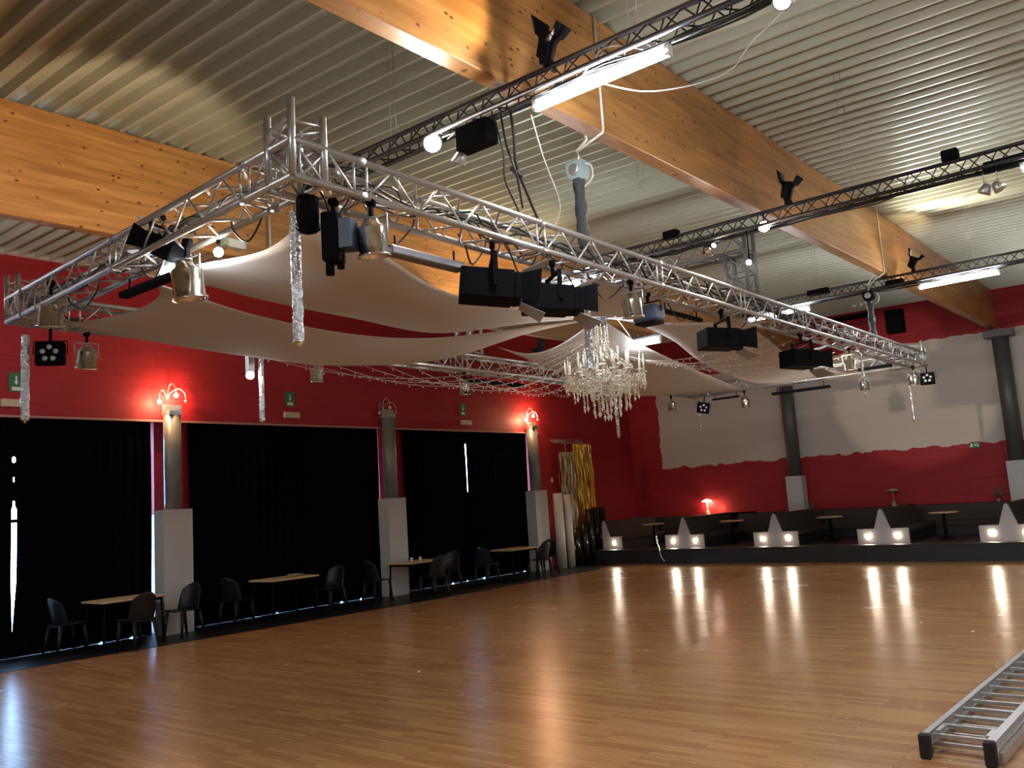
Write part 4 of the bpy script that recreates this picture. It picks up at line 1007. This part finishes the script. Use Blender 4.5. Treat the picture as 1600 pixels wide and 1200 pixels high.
def make_chair():
    t = thing('moulded_chair', '', 'chair', (0,0,0), 0, 'black moulded chairs around the tables')
    o = MB(); o.grid(lambda u, v: ((u-.5)*.44*(1-.1*v), -.22+.44*v, .47-.02*math.sin(PI*u)-.015*v), 10, 8); q = o.build('seat', M['chair'], t); s_=q.modifiers.new('s','SOLIDIFY'); s_.thickness=.025
    def bf(u, v):
        a = (u-.5)*2; w_ = .245*(1-.14*v**3) ; top = .45+.47*v - .10*(a*a)*(v**2)
        return (a*w_, .20+.11*v-.09*(a*a), top)
    o = MB(); o.grid(bf, 12, 10); q = o.build('backrest', M['chair'], t); s_=q.modifiers.new('s','SOLIDIFY'); s_.thickness=.018
    for sx in (-1,1):
        MB().tube([(sx*.18,-.19,.45),(sx*.21,-.24,0)], .02, 8, True, [.032,.019]).build('leg', M['chair'], t)
        MB().tube([(sx*.18,.20,.45),(sx*.21,.29,0)], .02, 8, True, [.036,.019]).build('leg', M['chair'], t)
    return t
# chair faces -y locally; back at +y
cl = [(-15.15,6.72, PI+.1,'chair at the left end of the nearest table'),
      (-14.25,7.45, PI/2+.1+PI,'chair with its back to the camera at the nearest table'),
      (-14.62,8.50, .25,'chair seen from the side, right of the nearest table, against the plinth'),
      (-15.0,9.85, PI+.2,'chair at the left end of the middle-curtain table'),
      (-14.55,11.75,.15,'chair at the right end of the middle-curtain table'),
      (-14.75,13.25,PI-.1,'chair left of the table by the middle plinth'),
      (-13.92,14.15,PI*1.5,'chair with its back to the camera beside the middle plinth'),
      (-14.5,15.25,.1,'chair right of the table by the middle plinth'),
      (-14.6,16.8,PI+.1,'chair left of the farthest table, before the curtain'),
      (-13.85,18.0,PI*1.5,'chair with its back to the camera at the farthest table'),
      (-14.25,18.85,.2,'chair right of the farthest table, beside the white roll')]
c0 = make_chair()
for i, (x, y, rz, lb) in enumerate(cl):
    if i == 0: c0.location = (x,y,.006); c0.rotation_euler = (0,0,rz); c0['label'] = 'black moulded '+lb
    else: dup(c0, (x,y,.006), rz, 'black moulded '+lb)
for i, (x, y) in enumerate([(-14.62,14.2),(-14.5,14.36)]):
    o = MB().lathe([(.03,0),(.035,.09),(.03,.09),(.026,.01),(1e-4,.01)], 12).build('drinking_glass', M['crystal'], None, None, (x,y,.791)); tag(o, ['left','right'][i]+' small glass on the table beside the middle plinth', 'glass', 'small glasses on the table')
o = MB().grid(lambda u,v: ((u-.5)*.3, (v-.5)*.22, .01+.035*abs(math.sin(u*9+v*4)*math.sin(v*7))), 12, 10).build('paper_napkin', M['beige'], None, None, (-14.95,11.2,.792)); tag(o, 'crumpled pale paper on the table before the middle curtain', 'paper')

# ---------------------------------------------------------------- ladder and floor bits
t = thing('aluminium_ladder', 'aluminium double ladder lying on the dance floor, lower right', 'ladder', (-1.86, 6.80, 0), -.035)
for x, lb in ((0,0),(.42,1)):
    rl = MB(); rl.box(x-.014,x+.014,0,5.2,.095,.165); rl.box(x-.03,x+.014 if not lb else x+.03,0,5.2,.16,.167); rl.box(x-.03 if lb else x-.014, x+.03 if lb else x+.03,0,5.2,.093,.1)
    rl.build('upper_rail', M['alu_dull'], t)
    rl = MB(); rl.box(x-.045*(1 if not lb else -1)-.013, x-.045*(1 if not lb else -1)+.013,0.03,5.0,.012,.085); rl.build('lower_rail', M['alu_dull'], t)
    f = MB(); f.box(x-.045,x+.03,-.05,.02,.0,.17); o = f.build('rubber_foot', M['black_rub'], t); bv=o.modifiers.new('b','BEVEL'); bv.width=.01
y = .12; i = 0
while y < 5.1:
    MB().box(0.01,.41,y-.016,y+.016,.12,.145).build('rung', M['alu_dull'], t)
    MB().box(-.03,.45,y+.10-.014,y+.10+.014,.035,.06).build('lower_rung', M['alu_dull'], t)
    y += .28; i += 1
for x in (.03,.36): MB().box(x,x+.03,.12,.30,.14,.165).build('hook', M['alu_dull'], t)
for i, (x, y, lb) in enumerate([(-7.78,11.04,'round scuffed marker on the floor in front of the booths'),(-7.94,7.74,'tiny paper scrap on the floor left of centre'),(-3.39,12.84,'tiny bright crumb on the floor, left of the three at right'),(-2.64,12.26,'tiny bright crumb on the floor, nearest of the three at right'),(-2.58,13.67,'tiny bright crumb on the floor, farthest of the three at right')]):
    r = .05 if i == 0 else .018
    o = MB().lathe([(r,0),(r*.8,.006 if i == 0 else .012),(1e-4,.008 if i == 0 else .014)], 10).build('floor_marker' if i == 0 else 'paper_scrap', M['sign_white'] if i else M['led_off'], None, None, (x,y,0.0)); tag(o, lb, 'litter' if i else 'marker')
